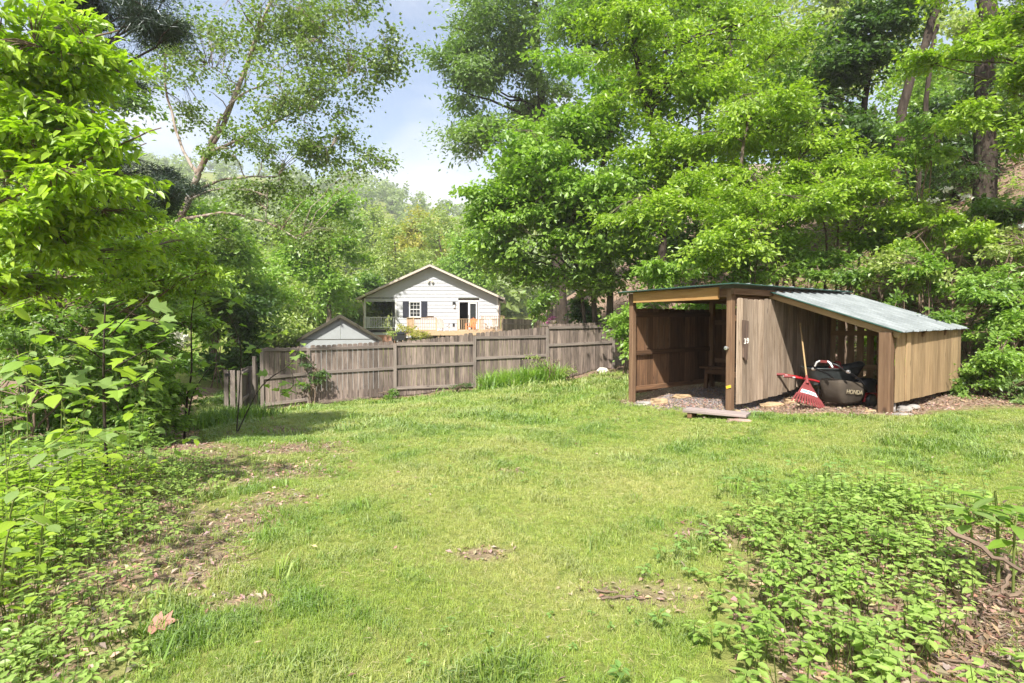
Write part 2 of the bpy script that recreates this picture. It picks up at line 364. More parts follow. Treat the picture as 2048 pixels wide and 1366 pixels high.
PATCH = [(-2.15, 4.2, .34, .85), (-1.95, 3.45, .26, .4), (-2.5, 5.9, .6, .42), (-2.75, 6.9, .6, .35), (-4.2, 9.6, 1.0, .5), (-5.4, 11.2, .8, .5), (1.45, 3.75, .3, .22), (.75, 3.0, .3, .18), (-.2, 3.6, .15, .1), (.0, 5.5, .12, .08), (-1.45, 2.95, .2, .15), (3.3, 15.6, .8, 1.6)]
def lit_mask(x, y):                                       # 0 grass .. 1 fallen leaves and bare soil
    m = np.zeros(np.shape(x))
    wob = .25 * vnoise(x, y, .5, 1) + .18 * vnoise(x, y, .21, 2)
    df = seg_d(x, y, FP); wide = np.interp(x, [-7.2, -5.6, -3.4, -2.3, -1, .3, 1.6, 3.4], [.15, .5, .35, .75, .55, .4, .75, .95])
    m = np.maximum(m, np.clip(1.4 - df / wide + wob, 0, 1) * (df < 2))
    m = np.maximum(m, np.where(inpoly(x, y, SHEDFLOOR), 1., 0))
    ds = seg_d(x, y, [pLF - U * .1, pCF, pRF, pBR + VV * .4, V3(8.3, 8.0, 0), V3(9.8, 6.9, 0)])
    m = np.maximum(m, np.clip(1.25 - ds / .42 + wob, 0, 1))
    for (a, b, rx, ry) in PATCH:
        m = np.maximum(m, np.clip(1.5 - np.hypot((x - a) / rx, (y - b) / ry) + wob * 1.4, 0, 1) * .9)
    m = np.maximum(m, np.clip((x - np.interp(y, HBY, HBX)) * 2 + 1, 0, 1))
    m = np.maximum(m, np.where(inpoly(x, y, LAWN), 0, np.clip(seg_d(x, y, LAWN + LAWN[:1]) * 2.5 + wob, 0, 1)) * (y < 22))
    return m
xs = np.unique(np.concatenate([np.linspace(-11, 11, 200), 11 + np.cumsum(np.geomspace(.12, 30, 70)), -11 - np.cumsum(np.geomspace(.12, 30, 70))]))
ys = np.unique(np.concatenate([np.linspace(1, 20, 175), 20 + np.cumsum(np.geomspace(.12, 24, 75)), 1 - np.cumsum(np.geomspace(.15, 20, 30))]))
GX, GY = np.meshgrid(xs, ys); GZ = gz(GX, GY)
nx, ny = len(xs), len(ys); ii = (np.arange(ny - 1)[:, None] * nx + np.arange(nx - 1)[None]).ravel()
GF = np.stack([ii, ii + 1, ii + nx + 1, ii + nx], -1)
lm = lit_mask(GX.ravel(), GY.ravel()); gravel = inpoly(GX.ravel(), GY.ravel(), GRAVEL).astype(float)
m, nt, out = mat_new('ground_soil_and_turf'); N = NT(nt)
tc = N.n('ShaderNodeTexCoord').outputs['Object']
a_l = N.n('ShaderNodeAttribute', attribute_name='litter').outputs['Fac']; a_g = N.n('ShaderNodeAttribute', attribute_name='gravel').outputs['Fac']
n1 = N.noise(tc, 1.1, 6, .6); n2 = N.noise(tc, 14., 6, .65); n3 = N.noise(tc, 60., 4, .6)
turf = N.mix(N.ramp(n2, [(.3, g3(0)), (.7, g3(1))]), (.09, .13, .025), (.22, .25, .06))
turf = N.mix(N.ramp(n1, [(.45, g3(0)), (.75, g3(.5))]), turf, (.30, .25, .11))
lit = N.mix(N.ramp(n2, [(.3, g3(0)), (.7, g3(1))]), (.18, .12, .085), (.43, .31, .23))
lit = N.mix(N.ramp(n3, [(.35, g3(.5)), (.6, g3(0))]), lit, (.045, .03, .02))
grv = N.mix(N.ramp(n3, [(.3, g3(0)), (.7, g3(1))]), (.13, .115, .115), (.36, .32, .32))
c = N.mix(a_g, N.mix(a_l, turf, lit), grv)
p = N.n('ShaderNodeBsdfPrincipled', {'Base Color': c, 'Roughness': .95, 'Specular IOR Level': .1, 'Normal': N.n('ShaderNodeBump', {'Height': N.math('ADD', n2, N.math('MULTIPLY', n3, .5)), 'Strength': .8, 'Distance': .04}).outputs[0]})
nt.links.new(p.outputs[0], out.inputs[0])
gme = mk_mesh('ground', np.stack([GX.ravel(), GY.ravel(), GZ.ravel()], -1), [GF], [m], {'litter': ('FLOAT', 'POINT', lm), 'gravel': ('FLOAT', 'POINT', gravel)}, True)
tag(put('ground', gme), 'sloping yard with lawn, leaf litter and wooded hillside', None, None, 'structure')

# ------------------------------------------------------------------ the open shed
shed = thing('open_shed', 'brown timber shed with metal roof and open lean-to below wooded bank', 'shed', on(*pCF[:2]))
def P(p, z): return V3(p[0], p[1], z)
Z1 = 2.04                                                  # underside of the main roof
def post(p, z1, w=.095, mat='shed_post', dz=-.12): return beam('post', on(p[0], p[1], dz), P(p, z1), w, w, M[mat], shed, side=U)
for q in (pLF, pCF, pLB): post(q, Z1 - .02)
post(pE - U * .06, Z1 - .02)
rf = post(pRF + VV * .03 + U * .05, 1.40, .15)
# header planks
n_f = -U
beam('header_plank', P(pLF - U * .075 + VV * .10, Z1 - .065), P(pCF - U * .075 - VV * .16, Z1 - .065), .045, .185, M['shed_header'], shed, side=n_f)
beam('header_plank', P(pLF - VV * .06, Z1 - .06), P(pCF + VV * .05, Z1 - .06), .07, .13, M['shed_post'], shed, side=n_f)
beam('header_plank', P(pCF + VV * .075 - U * .08, Z1 - .045), P(pE + VV * .075, Z1 - .045), .045, .09, M['shed_post'], shed, side=VV)
beam('header_plank', P(pCF - VV * .03 + U * .06, Z1 - .14), P(pE - VV * .03, Z1 - .14), .04, .06, M['shed_post'], shed, side=VV)
beam('header_plank', P(pLF - VV * .06, Z1 - .06), P(pLB - VV * .06, Z1 - .06), .045, .12, M['shed_post'], shed, side=VV)
beam('header_plank', P(pLB, Z1 - .06), P(pE, Z1 - .06), .045, .12, M['shed_post'], shed, side=U)
for s in (.3, .62): beam('rafter', P(pLF + (pLB - pLF) * s, Z1 - .05), P(pCF + (pE - pCF) * s, Z1 - .05), .04, .09, M['shed_brown'], shed)
# grey picket wall between the two bays
nP = 20; wl_ = np.linalg.norm(pE - pCF) - .09; pw = wl_ / nP
for i in range(nP):
    c = pCF + VV * .062 + U * (.06 + pw * (i + .5)); zb = gz1(c[0], c[1]) + .10 + .02 * random.random() + i * .004
    picket('picket', P(c, zb), U, VV, pw - .011 - .005 * random.random(), .018, 1.90 + .012 * random.uniform(-1, 1) - zb, M['shed_picket'], shed, .028)
for z in (.75, 1.6): beam('rail', P(pCF + U * .05, z), P(pE - U * .1, z), .04, .085, M['shed_brown'], shed, side=VV)
# dark board wall across the open bay, seen from inside
dv = nrm(pLB - pLF); Lw = np.linalg.norm(pLB - pLF); nB = 15; bw = Lw / nB
for i in range(nB):
    c = pLF - VV * .07 + dv * bw * (i + .5); zb = gz1(c[0], c[1]) + .16
    picket('wall_board', P(c, zb), dv, VV, bw - (.004 if i in (5, 9, 12) else .0015), .018, 1.80 + .012 * random.uniform(-1, 1) - zb, M['shed_brown'], shed, .028)
for z in (1.66, .98, .34):
    beam('rail', P(pLF + dv * .05 - VV * .03, z + .02), P(pLB - dv * .05 - VV * .03, z + .05), .04, .085, M['shed_brown'], shed, side=VV)
for i in (2, 4, 5, 6): 
    c = pLF - VV * .055 + dv * bw * (i + .95); beam('batten', P(c, 1.08), P(c, 1.62), .012, .035, M['shed_post'], shed, side=VV)
# back wall behind the bench
db = nrm(pE - pLB); Lb = np.linalg.norm(pE - pLB); nB = 13; bb = Lb / nB
for i in range(nB):
    c = pLB + U * .06 + db * bb * (i + .5); zb = gz1(c[0], c[1]) + .10
    picket('wall_board', P(c, zb), db, U, bb - .003, .018, 1.82 + .01 * random.uniform(-1, 1) - zb, M['shed_brown'], shed, .028)
for z in (1.55, .8): beam('rail', P(pLB + db * .05 + U * .02, z), P(pE - db * .05 + U * .02, z), .04, .09, M['shed_post'], shed, side=U)
# lean-to: slatted back, boarded low side
dk = nrm(pBR - pE); Lk = np.linalg.norm(pBR - pE); nS = 12; sk = Lk / nS
for i in range(nS):
    f = (i + .5) / nS; c = pE + dk * Lk * f; zb = gz1(c[0], c[1]) + .08; top = 2.0 - .60 * f
    picket('slat', P(c, zb), dk, U, sk - .035 - .012 * random.random(), .018, top - zb, M['pine'], shed, 0, cut=(top - zb + .02, top - zb - .02))
for z in (.78, 1.36): beam('rail', P(pE + dk * .04 - U * .03, z), P(pE + dk * (Lk * (.98 if z < 1.2 else .97)) - U * .03, z), .035, .085, M['pine'], shed, side=U)
dr = nrm(pBR - pRF); Lr = np.linalg.norm(pBR - pRF); nR = 17; sr = Lr / nR
for i in range(nR):
    c = pRF + VV * .115 + dr * (.12 + (Lr - .1) * (i + .5) / nR); zb = .47 + .0025 * i + random.uniform(-.006, .006); off = 0 if i != 2 else .018
    picket('side_board', P(c + VV * off, zb), dr, VV, (Lr - .1) / nR - .011, .019, 1.395 + .002 * i - zb, M['pine'], shed, 0)
beam('rail', P(pRF + VV * .07 + dr * .15, .72), P(pBR + VV * .07, .72), .04, .085, M['pine'], shed, side=VV)
beam('rail', P(pRF + VV * .07 + dr * .05, 1.30), P(pBR + VV * .07, 1.34), .04, .085, M['pine'], shed, side=VV)
post(pBR - dr * .02 + VV * .03, 1.36, .09, 'pine')
rT0, rT1 = P(pW, 2.045), V3(6.13, 10.31, 2.09); rB0, rB1 = V3(5.06, 7.26, 1.405), V3(7.18, 8.79, 1.445)
for f in (.03, .36, .68, .97):
    a = rT0 + (rT1 - rT0) * f; b = rB0 + (rB1 - rB0) * f; d = nrm(b - a)
    beam('rafter', a - V3(0, 0, .065) + d * .04, b - V3(0, 0, .065) - d * .06, .04, .085, M['pine'] if f < .1 else M['shed_brown'], shed)

# ribbed metal roofing: one sheet with raised ribs
def ribbed_roof(name, a, b, c, d, nrib, mat, parent, ribh=.022):
    """a-b is the high edge, d-c the low one; ribs run from the high edge to the low one"""
    prof = []
    for i in range(nrib):
        f0 = i / nrib; w = 1 / nrib
        prof += [(f0, 0), (f0 + w * .40, 0), (f0 + w * .44, ribh), (f0 + w * .50, ribh), (f0 + w * .54, 0)] + ([(f0 + w * .76, 0), (f0 + w * .77, ribh * .25), (f0 + w * .79, 0)])
    prof.append((1, 0)); prof = np.array(prof); nn = nrm(np.cross(b - a, d - a)); nn = nn if nn[2] > 0 else -nn
    rows = []; 
    for t in (0, .33, .66, 1.):
        p0 = a + (d - a) * t; p1 = b + (c - b) * t
        rows.append(p0 + (p1 - p0) * prof[:, :1] + nn * (prof[:, 1:] + .004 * np.sin(prof[:, :1] * 40 + t * 9)))
    k = len(prof); top = np.concatenate(rows); bot = top - nn * .003; V = np.concatenate([top, bot]); o = len(top)
    i = (np.arange(3)[:, None] * k + np.arange(k - 1)[None]).ravel(); Ft = np.stack([i, i + 1, i + k + 1, i + k], -1); Fb = Ft[:, ::-1] + o
    e = np.arange(k - 1); s1 = np.stack([e + 1, e, e + o, e + 1 + o], -1); e2 = e + 3 * k; s2 = np.stack([e2, e2 + 1, e2 + 1 + o, e2 + o], -1)
    return world_mesh(name, V, [Ft, Fb, s1, s2], mat, parent)
m, nt, out = mat_new('galvanised_roofing'); N = NT(nt); tc = N.n('ShaderNodeTexCoord').outputs['Object']
n1 = N.noise(tc, 3., 5, .6); n2 = N.noise(tc, 26., 4, .6)
c = N.mix(N.ramp(n1, [(.35, g3(0)), (.7, g3(1))]), (.15, .172, .175), (.235, .26, .265)); c = N.mix(N.ramp(n2, [(.62, g3(0)), (.75, g3(.6))]), c, (.20, .21, .20))
p = N.n('ShaderNodeBsdfPrincipled', {'Base Color': c, 'Roughness': .55, 'Metallic': .0, 'Specular IOR Level': .6}); nt.links.new(p.outputs[0], out.inputs[0]); M['roof'] = m
ribbed_roof('lean_to_roof', rT0, rT1, rB1, rB0, 11, M['roof'], shed)
d0 = nrm(rB0 - rT0); beam('roof_edge', rT0 + V3(0, 0, .002) - U * .012, rB0 + V3(0, 0, .002) - U * .012, .05, .012, M['greentrim'], shed, side=U)
mr = [P(pLF - U * .20 - VV * .16, Z1 + .035), P(pLB + U * .15 - VV * .16, Z1 + .03), P(pE + U * .55 + VV * .16, Z1 + .055), P(pCF - U * .20 + VV * .16, Z1 + .06)]
ribbed_roof('main_roof', mr[0], mr[1], mr[2], mr[3], 12, M['roof'], shed, .018)
beam('roof_edge', mr[0], mr[3], .02, .016, M['greentrim'], shed, side=U); beam('roof_edge', mr[3], mr[2], .02, .016, M['greentrim'], shed, side=VV)
# small fittings on the posts
a = Acc(); c = P(pCF, 1.16) - U * .055 - VV * .01; a.tube([c, c - U * .05], [.022, .03], 10); a.tube([c - U * .05, c - U * .055], [.03, .004], 10); a.build('hook_knob', M['chrome'], shed, smooth=True)
a = Acc(); c = P(pCF, .585) - U * .052 + VV * .01; a.box(c, VV + V3(0, 0, .35), U, V3(0, 0, 1) - VV * .35, .075, .012, .04); a.build('yellow_latch', M['yellow'], shed)

# house number on an old plank
wall_pt = lambda px, z: pCF + VV * .075 + U * ((lambda k: (k * pCF[1] - pCF[0] + (k * VV[1] - VV[0]) * .075) / (U[0] - k * U[1]))((px - 1024) / F_PX)) + V3(0, 0, z)
c0 = wall_pt(1488.5, 1.0); plq = thing('house_number_plaque', 'weathered driftwood plank with white numerals 39 hung on grey pickets', 'sign', c0 + VV * .01)
prof = [(-.048, 0.02), (-.01, -.03), (.045, -.015), (.055, .2), (.06, .56), (-.062, .575), (-.064, .26), (-.06, .22), (-.045, .16)]
Vp, Gp = [], []
for s in (.004, .034):
    for (q, z) in prof: Vp.append(c0 + U * q + VV * s + V3(0, 0, z)); Gp.append((z, q, s))
k = len(prof); world_mesh('board', Vp, [np.array([[i, (i + 1) % k, k + (i + 1) % k, k + i] for i in range(k)]), np.array([list(range(k - 1, -1, -1)), list(range(k, 2 * k))])], M['drift'], plq, c0, {'g': ('FLOAT_VECTOR', 'POINT', Gp)})
def text_obj(name, body, loc, xdir, updir, size, mat, parent, ext=.003, sx=1.0, shear=0.):
    cu = bpy.data.curves.new(name, 'FONT'); cu.body = body; cu.size = size; cu.extrude = ext; cu.align_x = 'CENTER'; cu.align_y = 'CENTER'; cu.shear = shear; cu.offset = size * .012
    tmp = bpy.data.objects.new(name, cu); COL.objects.link(tmp); dg = bpy.context.evaluated_depsgraph_get()
    me = bpy.data.meshes.new_from_object(tmp.evaluated_get(dg)); bpy.data.objects.remove(tmp)
    x = nrm(xdir); y = nrm(np.asarray(updir, float) - x * np.dot(updir, x)); z = np.cross(x, y)
    me.transform(Matrix(((x[0] * sx, y[0], z[0], 0), (x[1] * sx, y[1], z[1], 0), (x[2] * sx, y[2], z[2], 0), (0, 0, 0, 1)))); me.materials.clear(); me.materials.append(mat)
    return put(name, me, parent, loc)
numw = plain_mat('white_numerals', (.78, .74, .68), .5, nvar=.05)
text_obj('numeral', '3', c0 + U * -.033 + VV * .037 + V3(0, 0, .255), U, V3(0, 0, 1), .115, numw, plq); text_obj('numeral', '9', c0 + U * .036 + VV * .037 + V3(0, 0, .26), U, V3(0, 0, 1), .115, numw, plq)

# bench inside
bc = pLB + U * -.28 + db * .62; bz = gz1(bc[0], bc[1]); bench = thing('bench', 'dark wooden bench against the back boards inside the shed', 'bench', P(bc, bz))
for s in (-.075, .075): beam('seat_plank', P(bc - db * .62 + U * s, bz + .42), P(bc + db * .75 + U * s, bz + .42), .14, .035, M['shed_brown'], bench, side=U)
for s in (-.5, .6):
    for t_ in (-1, 1): beam('leg', P(bc + db * s + U * .10 * t_, bz - .03), P(bc + db * s + U * .06 * t_, bz + .40), .05, .07, M['shed_brown'], bench, side=U)
beam('apron', P(bc - db * .5 - U * .10, bz + .34), P(bc + db * .62 - U * .10, bz + .34), .03, .09, M['shed_brown'], bench, side=U)
# ------------------------------------------------------------------ garden tools in the lean-to
def quad_grid(fn, nu, nv):                                 # a sheet from fn(u, v)
    u, v = np.meshgrid(np.linspace(0, 1, nu), np.linspace(0, 1, nv)); Vx = np.array([fn(a, b) for a, b in zip(u.ravel(), v.ravel())])
    i = (np.arange(nv - 1)[:, None] * nu + np.arange(nu - 1)[None]).ravel(); return Vx, np.stack([i, i + 1, i + nu + 1, i + nu], -1)
# leaf rake leaning on the picket wall
rb = at(1622, 803, 8.0); rb[2] = gz1(rb[0], rb[1]) + .015; rt = at(1600, 646, 8.95); rake = thing('leaf_rake', 'leaf rake with red plastic fan and long wooden handle leaning on pickets', 'rake', rb)
hub = at(1615, 757, 8.22); rd = nrm(rt - hub); hx = nrm(np.cross(rd, V3(0, 1, 0))); hx = hx if hx[0] > 0 else -hx; hn = np.cross(hx, rd); hn = hn if hn[1] < 0 else -hn
a = Acc(); a.tube([hub - rd * .06, hub + rd * .4, rt], [.0125, .0125, .012], 8)
o = world_mesh('handle', *(lambda V, F: (V, [F]))(*tube_v([hub - rd * .06, hub + (rt - hub) * .5, rt], [.0125, .0125, .012], 8)), M['ash'], rake, attrs={'g': ('FLOAT_VECTOR', 'POINT', [(i // 8 * .6, math.cos(i), math.sin(i)) for i in range(24)])}, smooth=True)
a = Acc(); a.tube([hub - rd * .10, hub - rd * .05, hub + rd * .05], [.022, .022, .017], 10); a.build('socket', M['rakered'], rake, smooth=True)
down = nrm(rb - hub); LT = np.linalg.norm(rb - hub); half = .27
def fan(sx, t, lift=0.): return hub + down * (.03 + t * (LT - .03)) + hx * sx * (.022 + half * .98 * t ** 1.0) + hn * (.03 * t * (1 - abs(sx) ** 2) + lift)
Vf, Ff = quad_grid(lambda u, v: fan(u * 2 - 1, v * .60, .004), 13, 5); Vb, _ = quad_grid(lambda u, v: fan(u * 2 - 1, v * .60, -.004), 13, 5)
k = len(Vf); edge = [[i, i + 1, i + 1 + k, i + k] for i in list(range(12)) + [52 + j for j in range(12)]] + [[i * 13 + s, (i + 1) * 13 + s, (i + 1) * 13 + s + k, i * 13 + s + k] for i in range(4) for s in (0, 12)]
fanp = world_mesh('fan_plate', np.concatenate([Vf, Vb]), [Ff, Ff[:, ::-1] + k, np.array(edge)], M['rakered'], rake)
for i in range(9): 
    sx = -.85 + i * .2125; a = Acc(); a.tube([fan(sx, .18, .006), fan(sx, .58, .006)], .004, 4); a.build('rib', M['rakered'], fanp)
Vl, Fl = quad_grid(lambda u, v: fan((u * 2 - 1) * .80, .40 + .14 * v, .0085), 9, 2); world_mesh('label', Vl, [Fl], M['label'], fanp)
for (u0, u1, mm) in ((-.62, -.2, 'labelblue'), (-.12, .12, 'labelblue'), (.22, .3, 'black'), (.36, .42, 'black'), (.5, .62, 'labelblue')):
    Vl, Fl = quad_grid(lambda u, v: fan(u0 + (u1 - u0) * u, .435 + .06 * v, .0100), 3, 2); world_mesh('label_print', Vl, [Fl], M[mm], fanp)
for i in range(13):
    sx = -1 + i / 6; p0, p1, p2 = fan(sx, .57), fan(sx * 1.02, .93), fan(sx * 1.03, 1.0) + hn * .045
    Vt = []; 
    for q, w in ((p0, .0135), ((p0 + p1) / 2, .0125), (p1, .011), (p2, .009)):
        for s, l in ((-1, -.004), (1, -.004), (1, .004), (-1, .004)): Vt.append(q + hx * s * w + hn * l)
    Ft = [[r * 4 + j, r * 4 + (j + 1) % 4, r * 4 + 4 + (j + 1) % 4, r * 4 + 4 + j] for r in range(3) for j in range(4)] + [[12, 13, 14, 15]]
    world_mesh('tine', Vt, [np.array(Ft)], M['rakered'], rake)

# wheelbarrow behind it, handles to the open side
wx, wy, wz = nrm(V3(.985, -.16, 0)), nrm(V3(.16, .985, 0)), V3(0, 0, 1)
wb = at(1608, 742, 8.62); wb = V3(wb[0], wb[1], .84); g0 = gz1(wb[0] + .4, wb[1] + .2)
wheelbarrow = thing('wheelbarrow', 'dark steel wheelbarrow with red handles behind the leaf rake', 'wheelbarrow', V3(wb[0] + .4, wb[1], g0))
def tray_pt(u, v, inset=0.):                                # u round the rim, v 0 rim .. 1 floor
    th = u * 2 * math.pi; cx, cy = math.cos(th), math.sin(th); sq = 1 / max(abs(cx), abs(cy)) ** .72
    L, W = .44 - .15 * v - inset, .30 - .10 * v - inset; z = (.0 + .10 * max(0, cx) ** 2) * (1 - v) - .26 * v
    return wb + wx * (.44 + cx * sq * L * .93 - .03 * v) + wy * (.10 + cy * sq * W * .93) + wz * z
nu, nv = 28, 6
outer = np.array([tray_pt(i / nu, j / (nv - 1)) for j in range(nv) for i in range(nu)]); inner = np.array([tray_pt(i / nu, j / (nv - 1), .008) + wz * (.004 if j == nv - 1 else 0) for j in range(nv) for i in range(nu)])
Fq = np.array([[j * nu + i, j * nu + (i + 1) % nu, (j + 1) * nu + (i + 1) % nu, (j + 1) * nu + i] for j in range(nv - 1) for i in range(nu)]); ko = len(outer)
Frim = np.array([[i, i + ko, (i + 1) % nu + ko, (i + 1) % nu] for i in range(nu)])
tray = world_mesh('tray', np.concatenate([outer, inner]), [Fq[:, ::-1], Fq + ko, Frim, np.array([list(range((nv - 1) * nu, nv * nu))]), np.array([list(range(ko + (nv - 1) * nu, ko + nv * nu))])[:, ::-1]], M['tray'], wheelbarrow, smooth=True)
Vr, Fr = tube_v([tray_pt(i / nu, 0) for i in range(nu + 1)], .009, 6); world_mesh('rim_bead', Vr, [Fr], M['tray'], tray, smooth=True)
for s in (-.17, .17):
    h0 = at(1568, 753, 8.55) + wy * (s + .17) * 1.05; p1 = h0 + wx * .42 - wz * .05; p2 = h0 + wx * 1.25 - wz * .28
    V_, F_ = tube_v([h0 + wx * .10, p1, p2], .017, 8); hd = world_mesh('handle', V_, [F_], M['red'], wheelbarrow, smooth=True)
    V_, F_ = tube_v([h0 - wx * .0, h0 + wx * .12], [.021, .021], 8); world_mesh('grip', V_, [F_], M['rakered'], hd, smooth=True)
    V_, F_ = tube_v([h0 - wx * .012, h0], [.012, .022], 8); world_mesh('end_cap', V_, [F_], M['chrome'], hd, smooth=True)
    V_, F_ = tube_v([h0 + wx * .125 - wz * .012, h0 + wx * .165 - wz * .017], .0215, 8); world_mesh('clamp', V_, [F_], M['chrome'], hd, smooth=True)
    lg = h0 + wx * .50 - wz * .06; V_, F_ = tube_v([lg, V3(lg[0], lg[1], g0 + .02), V3(lg[0] + .1, lg[1], g0 + .02)], .014, 6); world_mesh('leg', V_, [F_], M['black'], wheelbarrow)
wc = wb + wx * 1.02 + wy * .10; wc[2] = g0 + .19
Vt, Ft = [], []
for i in range(24):
    th = i / 24 * 2 * math.pi; d = wx * math.cos(th) + wz * math.sin(th)
    for j in range(8): ph = j / 8 * 2 * math.pi; Vt.append(wc + d * (.15 + .04 * math.cos(ph)) + wy * .045 * math.sin(ph))
Ft = [[i * 8 + j, ((i + 1) % 24) * 8 + j, ((i + 1) % 24) * 8 + (j + 1) % 8, i * 8 + (j + 1) % 8] for i in range(24) for j in range(8)]
whl = world_mesh('wheel', Vt, [np.array(Ft)], M['black'], wheelbarrow, smooth=True); V_, F_ = tube_v([wc - wy * .03, wc + wy * .03], .115, 18); world_mesh('rim', np.concatenate([V_, [wc - wy * .035, wc + wy * .035]]), [F_, np.array([[i, (i + 1) % 18, 36] for i in range(18)] + [[18 + (i + 1) % 18, 18 + i, 37] for i in range(18)])], M['red'], whl)
# red fuel can standing in the tray
fc = wb + wx * .50 + wy * .10 - wz * .245
fuel = thing('fuel_can', 'rounded red plastic fuel can sitting inside the wheelbarrow tray', 'fuel can', fc)
prof = [(0, .001), (.085, 0), (.10, .02), (.105, .14), (.10, .22), (.085, .27), (.05, .295), (0.001, .30)]; Vt = [fc + wx * r * 1.05 * math.cos(i / 20 * 2 * math.pi) + wy * r * .9 * math.sin(i / 20 * 2 * math.pi) + wz * z for (r, z) in prof for i in range(20)]
world_mesh('body', Vt, [np.array([[j * 20 + i, j * 20 + (i + 1) % 20, (j + 1) * 20 + (i + 1) % 20, (j + 1) * 20 + i] for j in range(7) for i in range(20)])], M['red'], fuel, smooth=True)
a = Acc(); a.tube([fc + wz * .29, fc + wz * .33 - wx * .03], [.022, .016], 10); a.build('spout_cap', M['black'], fuel, smooth=True)
a = Acc(); a.tube(smooth_path([fc + wx * .07 + wz * .27, fc + wx * .05 + wz * .335, fc - wx * .02 + wz * .33], 6), .010, 6); a.build('carry_handle', M['red'], fuel, smooth=True)

# lawn mower, grass bag to the front
mf, ms = nrm(V3(.90, .43, 0)), nrm(V3(.43, -.90, 0))
mb = V3(4.60, 8.05, 0); mz = gz1(mb[0] + .4, mb[1] + .1) + .0
mower = thing('lawn_mower', 'push lawn mower with red deck and dark fabric grass bag under lean-to roof', 'lawn mower', V3(mb[0] + .5, mb[1] + .2, mz))
def bagpt(l, s, h): return mb + mf * l + ms * s + V3(0, 0, mz + h)
bx = [(0, .05), (.04, .0), (.46, .0), (.50, .05)]
secs = []
for h, l0, l1, w in ((.07, .07, .50, .15), (.10, .03, .53, .17), (.26, -.01, .54, .18), (.38, -.02, .53, .175), (.43, .0, .52, .15)):
    ring = []
    for i in range(24):
        th = i / 24 * 2 * math.pi; cx, cy = math.cos(th), math.sin(th); sq = 1 / max(abs(cx), abs(cy)) ** .86
        sag = .012 * math.sin(th * 3 + h * 20); ring.append(bagpt((l0 + l1) / 2 + cx * sq * ((l1 - l0) / 2 + sag), cy * sq * (w + sag), h - .09 * max(0, cx * .5 + .5) * (h > .3)))
    secs.append(ring)
Vt = np.array(secs).reshape(-1, 3); Fq = np.array([[j * 24 + i, j * 24 + (i + 1) % 24, (j + 1) * 24 + (i + 1) % 24, (j + 1) * 24 + i] for j in range(4) for i in range(24)])
bagm = world_mesh('grass_bag', Vt, [Fq, np.array([list(range(23, -1, -1)), list(range(96, 120))])], M['bag'], mower, smooth=True)
text_obj('lettering', 'HONDA', bagpt(.235, .193, .235), mf - V3(0, 0, .10), V3(0, 0, 1), .085, M['lettering'], bagm, .002, 1.15, .1)
a = Acc(); prof = [(.52, .06, .10), (.60, .19, .12), (.95, .21, .12), (1.04, .12, .11)]
Vd = []
for (l, s, h) in [(.50, .20, .08), (.98, .22, .08), (1.06, .12, .08), (1.06, -.12, .08), (.98, -.22, .08), (.50, -.20, .08), (.52, .18, .21), (.94, .20, .19), (1.01, .10, .18), (1.01, -.10, .18), (.94, -.20, .19), (.52, -.18, .21)]: Vd.append(bagpt(l, s, h))
world_mesh('deck', Vd, [np.array([[i, (i + 1) % 6, 6 + (i + 1) % 6, 6 + i] for i in range(6)]), np.array([[5, 4, 3, 2, 1, 0], [6, 7, 8, 9, 10, 11]])], M['red'], mower)
ec = bagpt(.76, 0, 0); prof = [(.15, .19), (.155, .28), (.14, .36), (.10, .40), (.001, .41)]
world_mesh('engine', [ec + V3(r * math.cos(i / 20 * 6.2832), r * math.sin(i / 20 * 6.2832), z) for r, z in prof for i in range(20)], [np.array([[j * 20 + i, j * 20 + (i + 1) % 20, (j + 1) * 20 + (i + 1) % 20, (j + 1) * 20 + i] for j in range(4) for i in range(20)])], M['black'], mower, smooth=True)
for (l, s) in ((.56, .23), (.56, -.23), (.98, .24), (.98, -.24)):
    c = bagpt(l, s, .10); V_, F_ = tube_v([c - ms * .03, c - ms * .022, c + ms * .022, c + ms * .03], [.085, .10, .10, .085], 20); n_ = len(V_)
    w_ = world_mesh('wheel', V_, [F_], M['black'], mower, smooth=True); V_, F_ = tube_v([c - ms * .026, c + ms * .026], [.082, .082], 16); world_mesh('hub', np.concatenate([V_, [c - ms * .034, c + ms * .034]]), [np.array([[(i + 1) % 16, i, 32] for i in range(16)] + [[16 + i, 16 + (i + 1) % 16, 33] for i in range(16)])], M['tray'], w_)
for s in (-.20, .20):
    V_, F_ = tube_v(smooth_path([bagpt(.54, s, .22), bagpt(.30, s * 1.05, .43), bagpt(-.06, s * 1.1, .56)], 8), .0125, 7); hb = world_mesh('handle_tube', V_, [F_], M['black'], mower, smooth=True)
    k_ = bagpt(-.02, s * 1.18, .545); V_, F_ = tube_v([k_, k_ + ms * .02 * np.sign(s), k_ + ms * .05 * np.sign(s)], [.016, .028, .022], 8); world_mesh('knob', V_, [F_], M['chrome'], hb, smooth=True)
hbp = smooth_path([bagpt(-.06, -.22, .56), bagpt(-.13, -.17, .635), bagpt(-.16, 0, .665), bagpt(-.13, .17, .635), bagpt(-.06, .22, .56)], 16); V_, F_ = tube_v(hbp, .014, 7); hb = world_mesh('handlebar', V_, [F_], M['black'], mower, smooth=True)
a = Acc(); a.box(bagpt(-.155, 0, .675), ms, mf, V3(0, 0, 1), .10, .035, .035); a.build('control_box', M['rakered'], hb)
for s in (-1, 1):
    V_, F_ = tube_v([bagpt(-.165, .055 * s, .685), bagpt(-.175, .10 * s, .66), bagpt(-.17, .135 * s, .60)], [.010, .015, .012], 7); world_mesh('lever', V_, [F_], M['white'], hb, smooth=True)

